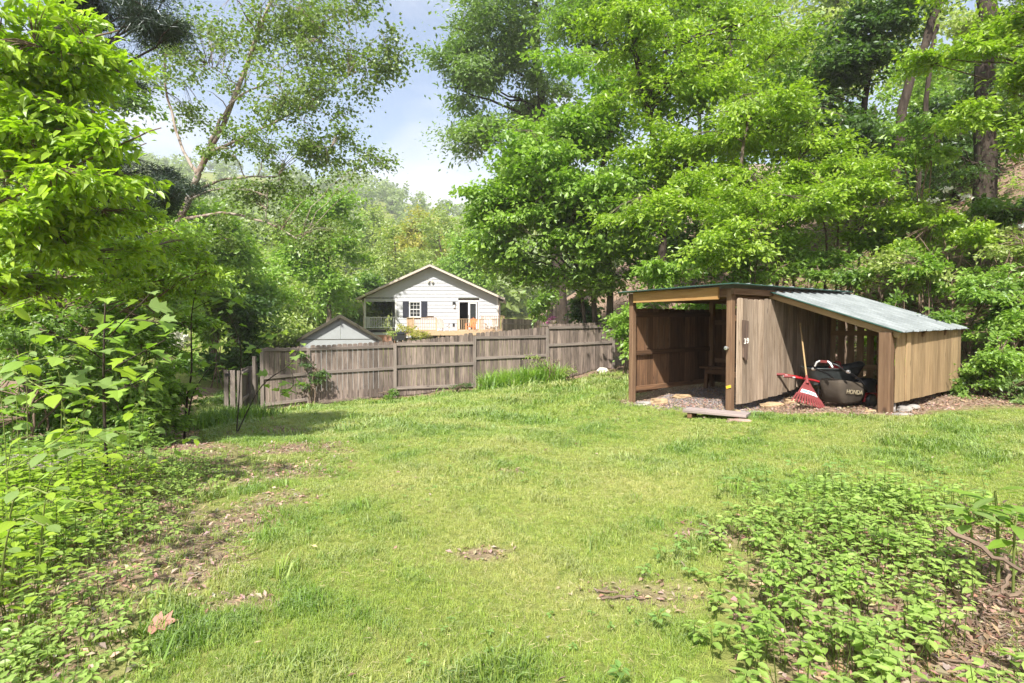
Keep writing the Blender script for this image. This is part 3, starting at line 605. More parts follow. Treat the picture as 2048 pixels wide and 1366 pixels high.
# grey plank step and stones round the shed
sc = at(1434, 824, 7.72); sc[2] = gz1(sc[0], sc[1]); step = thing('plank_step', 'grey two plank wooden step on gravel before the open bay', 'step', sc)
sd = nrm(at(1490, 830, 7.45) - at(1382, 819, 7.85)); sd[2] = 0; sd = nrm(sd); sn = nrm(np.cross(V3(0, 0, 1), sd))
for s in (-.075, .075): beam('plank', sc - sd * .42 + sn * s + V3(0, 0, .085 + .004 * (s > 0)), sc + sd * .42 + sn * s + V3(0, 0, .085), .145, .036, M['step'], step, side=sn)
for s in (-.33, .3): beam('bearer', sc + sd * s - sn * .13 + V3(0, 0, .03), sc + sd * s + sn * .13 + V3(0, 0, .03), .06, .07, M['shed_brown'], step, side=sd)
sc2 = at(1482, 838, 7.35); sc2[2] = gz1(sc2[0], sc2[1]); st2 = thing('paving_slab', 'thin reddish slab lying flat in front of the plank step', 'slab', sc2)
def rock_mesh(name, c, r, mat, parent=None, seed=0, flat=None):
    rg = np.random.default_rng(seed); n1, n2 = 14, 9; Vr = []
    ph = rg.uniform(0, 6, 6)
    for j in range(n2):
        v = j / (n2 - 1) * math.pi
        for i in range(n1):
            u = i / n1 * 2 * math.pi; d = V3(math.cos(u) * math.sin(v), math.sin(u) * math.sin(v), math.cos(v))
            q = np.sign(d) * np.abs(d) ** .72
            k = 1 + .14 * math.sin(3 * d[0] + ph[0]) * math.sin(2.5 * d[1] + ph[1]) + .10 * math.sin(5 * d[2] + 4 * d[0] + ph[2]) + .05 * math.sin(9 * d[0] + 7 * d[1] + ph[3])
            Vr.append(np.asarray(c) + q * k * np.asarray(r) * .8)
    F = [[j * n1 + i, j * n1 + (i + 1) % n1, (j + 1) * n1 + (i + 1) % n1, (j + 1) * n1 + i] for j in range(n2 - 1) for i in range(n1)]
    return world_mesh(name, Vr, [np.array(F)[:, ::-1]], mat, parent, c)
rock_mesh('slab', sc2 + V3(0, 0, .012), (.22, .10, .03), plain_mat('reddish_slab', (.34, .23, .19), .9, nvar=.3, nscale=12, bump=.4), st2, 41)
STONES = [  # px, py, depth, radii, material, label
    (1477, 815, 7.95, (.075, .06, .055), 'tanstone', 'rounded tan stone at the foot of the middle shed post'),
    (1504, 812, 8.05, (.20, .12, .035), 'stone', 'flat grey flagstone under the grey picket wall'),
    (1545, 797, 8.65, (.24, .09, .06), 'tanstone', 'long tan stone along the base of the pickets'),
    (1583, 792, 8.85, (.12, .08, .08), 'tanstone', 'pale tan stone beside the rake under pickets'),
    (1320, 789, 9.75, (.21, .10, .10), 'tanstone', 'large tan rock on the gravel inside the open bay'),
    (1288, 797, 9.75, (.20, .09, .05), 'stone', 'dark flat stone just behind the corner shed post'),
    (1368, 785, 10.2, (.22, .09, .06), 'tanstone', 'low brown stone on gravel along the dark board wall'),
    (1282, 812, 9.55, (.20, .05, .025), 'hole', 'thin pale stone strip at the gravel edge'),
    (1784, 812, 7.52, (.07, .06, .12), 'stone', 'upright grey brown stone beside the stout lean-to post'),
    (1822, 795, 7.80, (.17, .10, .055), 'stone', 'flat brown stone tucked under the lean-to boards'),
    (1812, 808, 7.55, (.12, .08, .07), 'stone', 'blocky grey stone below the lean-to boards'),
    (1808, 824, 7.25, (.15, .08, .03), 'stone', 'thin grey slab half buried in leaves by lean-to'),
    (1205, 738, 18.1, (.24, .14, .13), 'hole', 'whitish stone at the foot of the fence end'),
    (1648, 815, 7.6, (.14, .09, .02), 'tanstone', 'flat tan stone in leaves before the grass bag'),
    (1745, 815, 7.55, (.10, .05, .035), 'tanstone', 'small tan stone at the lean-to opening by stout post'),
]
for i, (px, py, y, r, mt, lb) in enumerate(STONES):
    c = at(px, py, y); c[2] = gz1(c[0], c[1]) + r[2] * .45 - .01; tag(rock_mesh('stone', c, r, M[mt], None, 50 + i), lb, 'stone', 'stones around the yard')

# ------------------------------------------------------------------ privacy fence across the lawn
fence = thing('privacy_fence', 'weathered grey dog-eared picket fence stepping up across the lawn', 'fence', on(*FP[2][:2]))
PT = [.84, .83, .95, 1.16, 1.38, 1.56]                      # post tops
for i, (p, zt) in enumerate(zip(FP, PT)): beam('post', on(p[0], p[1], -.15), P(p, zt), .10, .10, M['fence_rail'], fence, side=nrm(FP[5] - FP[0]))
RT = [(.80, .80), (.80, .86), (.92, .94), (1.10, 1.13), (1.41, 1.45)]      # top rails at both ends
TOPS = [(.86, .88), (.91, 1.02), (1.00, 1.26), (1.26, 1.45), (1.53, 1.60)]
for i in range(5):
    a, b = FP[i], FP[i + 1]; d = nrm(b - a); n = nrm(np.cross(d, V3(0, 0, 1))); n = n if n[1] < 0 else -n; L = np.linalg.norm(b - a); k = int(round((L - .1) / .147)); w = (L - .1) / k
    for j in range(k):
        f = (j + .5) / k; c = a + d * (.05 + w * (j + .5)) - n * .012; z0 = gz1(c[0], c[1]) + .03 + .02 * random.random(); ff = f ** 1.25
        zt = TOPS[i][0] + (TOPS[i][1] - TOPS[i][0]) * ff + random.uniform(-.012, .012)
        picket('picket', P(c + n * random.uniform(-.003, .003), z0), d, n, w - .0075 - .004 * random.random(), .017, zt - z0, M['fence'], fence, .034)
    zb0, zb1 = gz1(a[0], a[1]) + .16, gz1(b[0], b[1]) + .14
    lo = [(zb0 - .02, zb1), (zb0 + .1, zb1 + .05), (zb0 + .12, zb0 + .14), (zb0 + .2, zb0 + .22), (zb1 + .15, zb1 + .2)][i]
    zr = [RT[i], ((RT[i][0] + lo[0]) / 2 - .02, (RT[i][1] + lo[1]) / 2 + .02)] + ([lo] if i not in (1, 4) else [])
    for (z0, z1) in zr: beam('rail', P(a + d * .05 + n * .022, z0), P(b - d * .05 + n * .022, z1), .04, .088, M['fence_rail'], fence, side=n)
# gate leaf swung open at the low end
ga, gb = V3(-7.30, 15.80, 0), V3(-8.05, 15.35, 0); gc = V3(-8.75, 17.6, 0)
gate = thing('fence_gate', 'open weathered plank gate with black hinges at the fence corner', 'gate', on(-7.9, 15.8))
hp = at(456, 738, 15.2); hp2 = at(470, 738, 15.05)
for q, w in ((at(451, 0, 15.5), .12), (at(464, 0, 15.35), .13), (at(478, 0, 15.2), .13)):
    beam('gate_board', on(q[0], q[1], .0), V3(q[0], q[1], .26), w, .04, M['fence_rail'], gate, side=V3(1, .1, 0))
ge = V3(at(522, 0, 19.4)[0], 19.4, 0); gs = V3(at(481, 0, 15.3)[0], 15.3, 0); gd = nrm(ge - gs); gl = np.linalg.norm(ge - gs); gn = nrm(np.cross(gd, V3(0, 0, 1))); gn = gn if gn[0] > 0 else -gn; gl = gl * .62
for j in range(16):
    c = gs + gd * (gl * (j + .5) / 16); z0 = gz1(c[0], c[1]) + .05; picket('picket', P(c, z0), gd, gn, gl / 16 - .006, .018, .30 - .006 * j - z0, M['fence'], gate, .03)
for z in (.18, -.55): beam('rail', P(gs + gn * .03, z), P(gs + gd * gl + gn * .03, z + .02), .04, .09, M['step'], gate, side=gn)
for z in (.13, -.78): a = Acc(); c = at(456, 0, 15.38); a.box(V3(c[0], c[1] - .05, z), V3(1, 0, 0), V3(0, 1, 0), V3(0, 0, 1), .15, .02, .09); a.build('hinge', M['black'], gate)
for s in (.42, .95): c = gs + gd * gl * s + gn * .05; beam('post', on(c[0], c[1], -.1), P(c, .33 - .1 * s), .09, .09, M['fence_rail'], gate, side=gn)
beam('post', on(at(508, 0, 15.75)[0], 15.75, -.1), V3(at(508, 0, 15.75)[0], 15.75, .62), .09, .09, M['fence_rail'], gate)
# cedar fence beyond, a stretch of back fence beside the deck
cf = thing('cedar_fence', 'orange new cedar board fence far behind the gate', 'fence', on(-15.5, 28.))
a_, b_ = V3(-16.8, 28.5, 0), V3(-13.2, 27.0, 0); d = nrm(b_ - a_); n = V3(0, -1, 0)
for j in range(26):
    c = a_ + (b_ - a_) * (j + .5) / 26; z0 = gz1(c[0], c[1]); picket('board', P(c, z0), d, n, .134, .02, -1.08 + .030 * j - z0 + .15, M['cedar'], cf, 0)
for z in (.25,): beam('rail', P(a_ + V3(0, .03, 0), -1.3 + z), P(b_ + V3(0, .03, 0), -.75 + z), .04, .08, M['cedar'], cf, side=n)
bf = thing('back_fence', 'grey board fence running from the deck behind the picket fence', 'fence', on(1.2, 38.))
a_, b_ = V3(-.7, 40.3, 0), V3(5.6, 33.0, 0); d = nrm(b_ - a_); n = nrm(np.cross(d, V3(0, 0, 1))); n = n if n[1] < 0 else -n
for j in range(66):
    f = (j + .5) / 66; c = a_ + (b_ - a_) * f; z0 = -.2; picket('board', P(c, z0), d, n, .142, .02, 1.97 - .30 * f - z0 + random.uniform(-.02, .02), M['fence'], bf, .03)
for z in (.6, 1.6): beam('rail', P(a_ + n * .03, z), P(b_ + n * .03, z - .25), .04, .09, M['fence_rail'], bf, side=n)

# log at the fence foot
lg = [at(637, 806, 15.85), at(668, 801, 16.0), at(737, 795, 16.25)]
for q in lg: q[2] = gz1(q[0], q[1]) + .07
V_, F_ = tube_v(smooth_path(lg, 9), [.07, .085, .08, .075, .07, .066, .06, .055, .05], 9); k = len(V_)
lo = world_mesh('log', V_, [F_, np.array([list(range(9)), list(range(k - 1, k - 10, -1))])], M['bark'], None, lg[1], smooth=False); tag(lo, 'rotting brown log lying along the foot of the fence', 'log')
# ------------------------------------------------------------------ the house
HX0, HX1, HY, HC = -11.55, -1.09, 43.7, -6.30; HF = 1.15; EAVE, APEX = 3.62, 5.98; HS = (APEX - EAVE) / (HX1 - HC)
house = thing('house', 'pale grey clapboard house with gable, navy shutters and covered porch', 'house', V3(HC, HY, .3))
X, Y, Zv = V3(1, 0, 0), V3(0, 1, 0), V3(0, 0, 1)
def hbox(name, x0, x1, y0, y1, z0, z1, mat, parent): 
    a = Acc(); a.box(((x0 + x1) / 2, (y0 + y1) / 2, (z0 + z1) / 2), X, Y, Zv, x1 - x0, y1 - y0, z1 - z0); return a.build(name, M[mat], parent)
PX1 = -9.05                                                # the porch ends here
WIN = (-8.0, -7.10, 2.10, 3.33); DOOR = (-4.18, -2.55, HF + .02, 3.36)
rows = np.arange(.50, APEX - .2, .285)
def roofz(x): return EAVE + HS * (HX1 - HC - abs(x - HC)) * 1.0
for z in rows:
    z1 = z + .285
    def span(zz): h = (HX1 - HC) - max(0, (zz - EAVE) / HS); return HC - h, HC + h
    l0, r0 = span(z); l1, r1 = span(min(z1, APEX - .01))
    if z < 3.55: l0 = l1 = PX1 if z > HF - .2 or True else l0
    cuts = []
    for (a, b, c, d) in (WIN, DOOR):
        if z1 > c + .01 and z < d - .01: cuts.append((a, b))
    xs_ = l0
    segs = []
    for (a, b) in sorted(cuts): segs.append((xs_, a)); xs_ = b
    segs.append((xs_, r0))
    for (a, b) in segs:
        ta = l1 if a == l0 else a; tb = r1 if b == r0 else b
        if tb - ta < .02: tb = ta + .02
        Vb = [(a, HY - .034, z), (b, HY - .034, z), (tb, HY - .004, z1 + .012), (ta, HY - .004, z1 + .012), (a, HY + .004, z), (b, HY + .004, z), (tb, HY + .012, z1 + .012), (ta, HY + .012, z1 + .012)]
        world_mesh('siding_board', Vb, [np.array([[0, 1, 2, 3], [7, 6, 5, 4], [0, 4, 5, 1], [3, 2, 6, 7], [0, 3, 7, 4], [1, 5, 6, 2]])], M['siding'], house)
# solid body behind: side walls, back, floor
hbox('side_wall', HX1 - .12, HX1, HY + .02, HY + 9, .2, EAVE - .02, 'siding', house); hbox('side_wall', PX1, PX1 + .12, HY + .02, HY + 9, .2, EAVE + .6, 'siding', house)
hbox('back_wall', PX1 + .13, HX1 - .13, HY + 8.9, HY + 9, .2, EAVE, 'siding', house); hbox('inner_wall', PX1 + .13, HX1 - .13, HY + 1.6, HY + 1.7, HF, EAVE, 'interior', house)
hbox('floor', HX0, HX1 - .13, HY + .03, HY + 8.8, HF - .22, HF - .02, 'interior', house)
hbox('ceiling', HX0 + .02, HX1 - .13, HY + .06, HY + 8.8, EAVE - .10, EAVE - .04, 'soffit', house)
for x in np.arange(-11.5, -9.3, .14): hbox('porch_deck_board', x, x + .132, HY - .02, HY + 6, HF - .018, HF + .012, 'trim', house)
hbox('porch_skirt', HX0, PX1, HY - .02, HY + .02, HF - .42, HF - .24, 'siding', house); hbox('brick_pier', PX1 - 1.5, PX1 - .1, HY - .01, HY + .4, -.3, HF - .43, 'brick', house)
# roof
for s in (-1, 1):
    e0 = HC + s * (HX1 - HC + .42); ez = EAVE - HS * .42 + .05
    for (nm, y0, y1, dz, th, mt) in (('roof_slope', HY - .62, HY + 9.3, .10, .06, 'shingle'),):
        Vr = []
        for y in (y0, y1):
            for (x, z) in ((e0, ez + dz), (HC, APEX + dz + .05), (HC, APEX + dz + .05 + th), (e0, ez + dz + th)): Vr.append((x, y, z))
        world_mesh(nm, Vr, [np.array([[0, 1, 2, 3], [7, 6, 5, 4], [0, 4, 5, 1], [1, 5, 6, 2], [2, 6, 7, 3], [3, 7, 4, 0]])], M[mt], house)
    for (nm, y0, y1, dz, th, mt) in (('fascia', HY - .66, HY - .605, -.04, .16, 'trim'), ('soffit', HY - .60, HY + .05, .00, .05, 'soffit')):
        Vr = []
        for y in (y0, y1):
            for (x, z) in ((e0, ez + dz), (HC, APEX + dz + .05), (HC, APEX + dz + .05 + th), (e0, ez + dz + th)): Vr.append((x, y, z))
        world_mesh(nm, Vr, [np.array([[0, 1, 2, 3], [7, 6, 5, 4], [0, 4, 5, 1], [1, 5, 6, 2], [2, 6, 7, 3], [3, 7, 4, 0]])], M[mt], house)
    hbox('gutter', min(e0, e0 + s * .1), max(e0, e0 + s * .1), HY - .6, HY + 9, ez - .02, ez + .12, 'trim', house)
    a = Acc(); xx = HC + s * (HX1 - HC + .06); a.tube(smooth_path([V3(e0 + s * .05, HY - .35, ez), V3(e0 + s * .02, HY - .3, ez - .22), V3(xx, HY - .08, ez - .42), V3(xx, HY - .06, .4)], 12), .045, 6); a.build('downspout', M['trim'], house)
for x0, x1 in ((HX1 - .10, HX1 + .02), (PX1 - .06, PX1 + .08)): hbox('corner_board', x0, x1, HY - .06, HY - .036, .35, EAVE - .02, 'white', house)
# porch posts, beam and railing
for x in (HX0 + .02, ): hbox('porch_post', x, x + .13, HY - .03, HY + .10, HF, EAVE - .05, 'white', house)
for y in (HY + 2.4, HY + 4.8): hbox('porch_post', HX0 + .02, HX0 + .15, y, y + .13, HF, EAVE - .05, 'white', house)
hbox('porch_beam', HX0 + .02, PX1 - .07, HY - .021, HY + .09, 3.32, EAVE - .06, 'siding', house); hbox('porch_back_wall', -10.2, PX1 - .01, HY + 4.0, HY + 4.1, HF, EAVE - .1, 'shedwall', house)
for z in (HF + .12, HF + .92): hbox('porch_rail', HX0 + .16, PX1 - .07, HY + .01, HY + .07, z, z + .06, 'white', house); hbox('porch_rail', HX0 + .05, HX0 + .11, HY + .13, HY + 4.8, z, z + .06, 'white', house)
for x in np.arange(HX0 + .27, PX1 - .1, .135): hbox('baluster', x, x + .04, HY + .02, HY + .06, HF + .19, HF + .915, 'white', house)
for y in np.arange(HY + .3, HY + 4.7, .2): hbox('baluster', HX0 + .06, HX0 + .10, y, y + .04, HF + .19, HF + .915, 'white', house)
# window with shutters
x0, x1, z0, z1 = WIN
win = hbox('window', x0 + .06, x1 - .06, HY + .02, HY + .035, z0 + .06, z1 - .06, 'darkglass', house)
for q in ((x0, x1, z1 - .07, z1 + .02), (x0 - .02, x1 + .02, z0 - .04, z0 + .07), (x0, x0 + .075, z0 + .07, z1 - .07), (x1 - .075, x1, z0 + .07, z1 - .07)): hbox('frame', q[0], q[1], HY - .06, HY + .015, q[2], q[3], 'white', win)
hbox('sash_rail', x0 + .076, x1 - .076, HY - .02, HY + .012, (z0 + z1) / 2 - .03, (z0 + z1) / 2 + .03, 'white', win)
for i in (1, 2):
    x = x0 + .075 + (x1 - x0 - .15) * i / 3
    for (q, r) in ((z0 + .071, (z0 + z1) / 2 - .031), ((z0 + z1) / 2 + .031, z1 - .071)): hbox('muntin', x - .012, x + .012, HY - .012, HY + .01, q, r, 'white', win)
for z in (z0 + .33, z1 - .30): hbox('muntin', x0 + .076, x1 - .076, HY - .014, HY + .008, z - .012, z + .012, 'white', win)
for s, q in ((x0 - .50, x0 - .04), (x1 + .04, x1 + .50)):
    sh = hbox('shutter', s, q, HY - .07, HY - .036, z0 - .02, z1 + .02, 'navy', house)
    for k in range(12): zz = z0 + .06 + k * .098; hbox('louvre', s + .05, q - .05, HY - .083, HY - .071, zz, zz + .06, 'navy', sh)
# sliding door, one leaf open
x0, x1, z0, z1 = DOOR
dr_ = hbox('sliding_door', (x0 + x1) / 2 + .10, x1 - .26, HY + .03, HY + .045, z0 + .1, z1 - .12, 'darkglass', house)
for q in ((x0, x1, z1 - .08, z1 + .06), (x0, x0 + .09, z0, z1 - .08), (x1 - .10, x1, z0, z1 - .08)): hbox('door_frame', q[0], q[1], HY - .06, HY + .02, q[2], q[3], 'white', dr_)
for q in (((x0 + x1) / 2 - .05, (x0 + x1) / 2 + .10, z0, z1 - .08), (x1 - .26, x1 - .16, z0, z1 - .08), ((x0 + x1) / 2 + .1, x1 - .26, z1 - .20, z1 - .08)): hbox('door_stile', q[0], q[1], HY - .03, HY + .028, q[2], q[3], 'white', dr_)
hbox('door_handle', (x0 + x1) / 2 - .02, (x0 + x1) / 2 + .02, HY - .06, HY - .031, 2.05, 2.3, 'black', dr_)
# wall lamps and socket
lamp = hbox('wall_lantern', -4.62, -4.40, HY - .12, HY - .022, 3.06, 3.30, 'black', house); hbox('lantern_glass', -4.56, -4.42, HY - .14, HY - .04, 2.86, 3.055, 'lampglow', lamp)
a = Acc(); a.box((-6.33, HY - .03, 4.98), X, Y, Zv, .14, .03, .14); fl = a.build('flood_lamp', M['white'], house)
for s in (-1, 1):
    V_, F_ = tube_v([V3(-6.33 + s * .05, HY - .04, 4.95), V3(-6.33 + s * .12, HY - .12, 4.92), V3(-6.33 + s * .17, HY - .24, 4.88)], [.04, .07, .10], 10); world_mesh('lamp_head', V_, [F_, np.array([list(range(20, 30))])], M['lampglow'], fl)
hbox('outlet_box', -4.62, -4.47, HY - .07, HY - .022, 1.40, 1.62, 'black', house)
# deck in front
DZ = 1.05; deck = thing('wooden_deck', 'pale new timber deck with baluster railings in front of house', 'deck', V3(-4.5, 41.5, .3))
for y in np.arange(40.4, 43.6, .145): hbox('deck_board', -8.0, -.55, y, y + .138, DZ - .03, DZ, 'deck', deck)
hbox('rim_joist', -8.0, -.55, 40.36, 40.395, DZ - .30, DZ - .002, 'deck', deck)
def railing(p, q, z0, z1, mat='deck', bal=.13, cap=.05, parent=None):
    parent = parent or deck
    p, q = V3(*p, 0), V3(*q, 0); d = nrm(q - p); L = np.linalg.norm(q - p); n = np.cross(d, Zv)
    for e in (p, q): beam('rail_post', P(e, z0 - .3), P(e, z1), .09, .09, M[mat], parent, side=d)
    beam('top_rail', P(p, z1 + .02), P(q, z1 + .02), .13, .04, M[mat], parent, side=n); beam('bottom_rail', P(p + d * .05, z0 + .08), P(q - d * .05, z0 + .08), .04, .07, M[mat], parent, side=n)
    for s in np.arange(.12, L - .06, bal): c = p + d * s; beam('baluster', P(c, z0 + .115), P(c, z1), .036, .036, M[mat], parent, side=d)
railing((-7.1, 40.42), (-5.45, 40.42), DZ, DZ + .95); railing((-7.95, 42.6), (-7.1, 40.45), DZ, DZ + .97, bal=.10); railing((-3.9, 40.42), (-2.35, 40.42), DZ, DZ + .86); railing((-2.3, 40.44), (-.75, 40.44), DZ, DZ + .86, bal=.12)
railing((-2.3, 42.9), (-.62, 42.9), DZ, DZ + 1.12, bal=.14); railing((-.60, 40.5), (-.60, 43.3), DZ, DZ + .9)
for x in (-7.9, -5.3, -3., -.7): beam('deck_post', V3(x, 40.5, -.2), V3(x, 40.5, DZ - .301), .09, .09, M['deck'], deck)
# furniture on the deck
def adirondack(x, y, z, rz, mat, label, group=None):
    t = thing('garden_chair', label, 'chair', V3(x, y, z), group); c, s = math.cos(rz), math.sin(rz); R = lambda a, b, h: V3(x + c * a - s * b, y + s * a + c * b, z + h)
    for i in range(5): beam('seat_slat', R(-.27, -.25 + i * .11, .36 - .02 * i), R(.27, -.25 + i * .11, .36 - .02 * i), .09, .02, M[mat], t)
    for i in range(5): beam('back_slat', R(-.22 + i * .11, .24, .26), R(-.26 + i * .13, .52, 1.0 - .06 * abs(i - 2)), .095, .02, M[mat], t, side=R(1, 0, 0) - R(0, 0, 0))
    for q in (-.30, .30):
        beam('arm', R(q, -.32, .58), R(q, .36, .58), .11, .025, M[mat], t); beam('leg', R(q, -.28, 0), R(q, -.26, .56), .08, .03, M[mat], t); beam('leg', R(q, .40, 0), R(q, -.28, .37), .08, .03, M[mat], t)
adirondack(-1.55, 41.5, DZ, .5, 'white', 'white slatted garden chair behind the deck railing'); adirondack(-3.1, 42.4, DZ, -.3, 'orange', 'orange garden chair on deck beside the sliding door'); adirondack(-5.15, 42.3, DZ, 2.6, 'white', 'white garden chair in the gap between the deck railings')
pb = thing('planter_box', 'small dark planter of plants standing on the deck rail', 'planter', V3(-5.9, 40.42, DZ + .995)); a = Acc(); a.box((-5.9, 40.42, DZ + 1.05), X, Y, Zv, .5, .14, .10); a.build('box', M['shed_brown'], pb)
gr = thing('covered_grill', 'low black flat-topped grill below the house wall behind fence', 'grill', V3(-7.45, 36.5, .0))
hbox('lid', -7.9, -6.85, 36.2, 36.8, .93, 1.10, 'navy', gr); hbox('body', -7.8, -6.95, 36.25, 36.75, .5, .925, 'black', gr)
for x in (-7.75, -7.0):
    for y in (36.3, 36.7): beam('leg', V3(x, y, -.4), V3(x, y, .5), .05, .05, M['black'], gr)

# ------------------------------------------------------------------ small garden shed
GY_ = 20.5; gx0, gx1, gxc = at(600, 0, GY_)[0] + .08, at(760, 0, GY_)[0] - .06, at(681, 0, GY_)[0]
gs_ = thing('garden_shed', 'small pale grey gable-ended storage shed with olive roof trim', 'shed', on(gxc, GY_))
GA = math.atan2(-gxc, GY_); ze, za = .98, 1.80; gzf = gz1(gxc, GY_) - .1
def gprism(name, y0, y1, pts, mat, parent):
    k = len(pts); cr, sr_ = math.cos(GA), math.sin(GA); Vp = [(gxc + (x - gxc) * cr - (y - GY_) * sr_, GY_ + (x - gxc) * sr_ + (y - GY_) * cr, z) for y in (y0, y1) for (x, z) in pts]
    return world_mesh(name, Vp, [np.array([[i, (i + 1) % k, k + (i + 1) % k, k + i] for i in range(k)]), np.array([list(range(k - 1, -1, -1))]), np.array([list(range(k, 2 * k))])], M[mat], parent)
gprism('wall_panel', GY_, GY_ + 3.0, [(gx0, gzf), (gx1, gzf), (gx1, ze - .012), (gx0, ze - .012)], 'shedwall', gs_)
gprism('gable_panel', GY_ + .004, GY_ + 2.99, [(gx0 + .0, ze), (gxc - .004, ze), (gxc - .004, za - .02)], 'shedwall', gs_); gprism('gable_panel', GY_ + .004, GY_ + 2.99, [(gxc + .004, ze), (gx1, ze), (gxc + .004, za - .02)], 'shedwall', gs_)
gprism('flashing', GY_ - .008, GY_ + .003, [(gx0, ze - .015), (gx1, ze - .015), (gx1, ze + .006), (gx0, ze + .006)], 'olive', gs_)
for s, gx in ((-1, gx0 - .1), (1, gx1 + .1)):
    zl = ze - .06
    gprism('roof_slope', GY_ - .12, GY_ + 3.1, [(gx, zl + .03), (gxc, za + .05), (gxc, za + .09), (gx, zl + .07)], 'shingle', gs_)
    gprism('barge_board', GY_ - .15, GY_ - .122, [(gx, zl - .05), (gxc, za - .04), (gxc, za + .075), (gx, zl + .055)], 'olive', gs_)
# ------------------------------------------------------------------ foliage tools
PAL = {  # two linear leaf colours each: deep and bright
    'lime': ((.185, .31, .022), (.385, .52, .045)), 'bright': ((.165, .30, .036), (.34, .49, .085)), 'mid': ((.12, .225, .033), (.245, .375, .065)),
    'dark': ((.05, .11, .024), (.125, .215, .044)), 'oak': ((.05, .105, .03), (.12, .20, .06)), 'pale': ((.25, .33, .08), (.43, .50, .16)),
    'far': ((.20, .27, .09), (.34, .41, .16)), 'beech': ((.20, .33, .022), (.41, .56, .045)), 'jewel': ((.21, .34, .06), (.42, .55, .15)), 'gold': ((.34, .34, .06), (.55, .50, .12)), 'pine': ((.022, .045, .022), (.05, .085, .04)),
    'syc': ((.12, .19, .04), (.24, .32, .08)), 'weed': ((.15, .29, .06), (.33, .48, .14)), 'blue': ((.13, .22, .06), (.27, .38, .115)), 'ridge': ((.10, .15, .09), (.17, .22, .13))}
def leaf_cols(pal, t, rg):
    a, b = np.array(PAL[pal][0]), np.array(PAL[pal][1]); t = np.clip(t, 0, 1)[:, None]
    c = (a + (b - a) * t) * rg.uniform(.82, 1.18, (len(t), 1)); return np.concatenate([c, np.ones((len(t), 1))], 1)

def leaf_geo(C, D, Nn, L, W, shape='rhomb', fold=.18, droop=.12):
    """one leaf per row; D along the leaf, Nn its upper side"""
    D = nrm(D); Nn = nrm(Nn - D * (Nn * D).sum(1, keepdims=True)); S = np.cross(D, Nn); n = len(C); L = np.broadcast_to(L, (n,))[:, None]; W = np.broadcast_to(W, (n,))[:, None]
    def pt(a, s, h): return C + D * (a * L) + S * (s * W) + Nn * (h * W - droop * a * a * L)
    if shape == 'rhomb':
        V = np.stack([pt(0, 0, 0), pt(.45, .5, fold), pt(1, 0, 0), pt(.45, -.5, fold)], 1); b = np.arange(n)[:, None] * 4
        return V.reshape(-1, 3), [np.concatenate([b + [0, 1, 2], b + [0, 2, 3]], 1).reshape(-1, 3)], 2
    if shape == 'needle':
        V = np.stack([pt(0, .5, 0), pt(0, -.5, 0), pt(1, 0, 0)], 1); b = np.arange(n)[:, None] * 3
        return V.reshape(-1, 3), [b + [0, 1, 2]], 1
    if shape == 'ovate':
        V = np.stack([pt(0, 0, 0), pt(.22, .42, fold), pt(.58, .40, fold), pt(1, 0, 0), pt(.58, -.40, fold), pt(.22, -.42, fold), pt(.5, 0, 0)], 1); b = np.arange(n)[:, None] * 7
        return V.reshape(-1, 3), [np.concatenate([b + [0, 1, 2, 6], b + [0, 6, 4, 5]], 1).reshape(-1, 4), np.concatenate([b + [6, 2, 3], b + [6, 3, 4]], 1).reshape(-1, 3)], 4
    if shape == 'lobed':                                    # five-pointed
        P_ = [(0, 0, 0), (.10, .36, .1), (.30, .60, .14), (.42, .30, .06), (.72, .52, .12), (.70, .20, .04), (1, 0, 0), (.70, -.20, .04), (.72, -.52, .12), (.42, -.30, .06), (.30, -.60, .14), (.10, -.36, .1), (.45, 0, -.02)]
        V = np.stack([pt(*q) for q in P_], 1); b = np.arange(n)[:, None] * 13
        return V.reshape(-1, 3), [np.concatenate([b + [0, 1, 2, 12], b + [12, 2, 3, 4], b + [12, 4, 5, 6], b + [12, 6, 7, 8], b + [12, 8, 9, 10], b + [12, 10, 11, 0]], 1).reshape(-1, 4)], 6

def spray(rg, cen, ax, n, spread, flat=.3, along=1.0, side=.6, droop=.15, dirmix=.5, tilt=.45):
    """n leaves round every cluster centre: flattened sprays; returns positions, directions, normals, cluster index"""
    N = len(cen); up = V3(0, 0, 1); spread = (np.broadcast_to(spread, (N,)) * np.exp(rg.normal(-.08, .32, N)))[:, None]
    ax = nrm(ax + rg.normal(0, .25, (N, 3))); sd = nrm(np.cross(ax, up + rg.normal(0, .15, (N, 3)))); nn = np.cross(sd, ax)
    tn = lambda: np.clip(rg.normal(0, .5, (N, n)), -.95, .95) * rg.uniform(.9, 1.1, (N, n)); a = tn() * spread * along; b = tn() * spread * side; c = tn() * spread * flat
    Pn = cen[:, None] + ax[:, None] * a[..., None] + sd[:, None] * b[..., None] + nn[:, None] * c[..., None]; Pn[..., 2] -= droop * (a * a + b * b) / (spread + 1e-6)
    D = ax[:, None] * .6 + sd[:, None] * np.sign(b)[..., None] * .75 + rg.normal(0, dirmix, (N, n, 3)); D[..., 2] -= .25
    Nn = nn[:, None] + rg.normal(0, tilt, (N, n, 3)); idx = np.repeat(np.arange(N), n)
    return Pn.reshape(-1, 3), D.reshape(-1, 3), Nn.reshape(-1, 3), idx

def in_ell(rg, n, shell=.25):
    d = nrm(rg.normal(0, 1, (n, 3))); r = (shell ** 3 + (1 - shell ** 3) * rg.random(n)) ** (1 / 3.); return d * r[:, None]

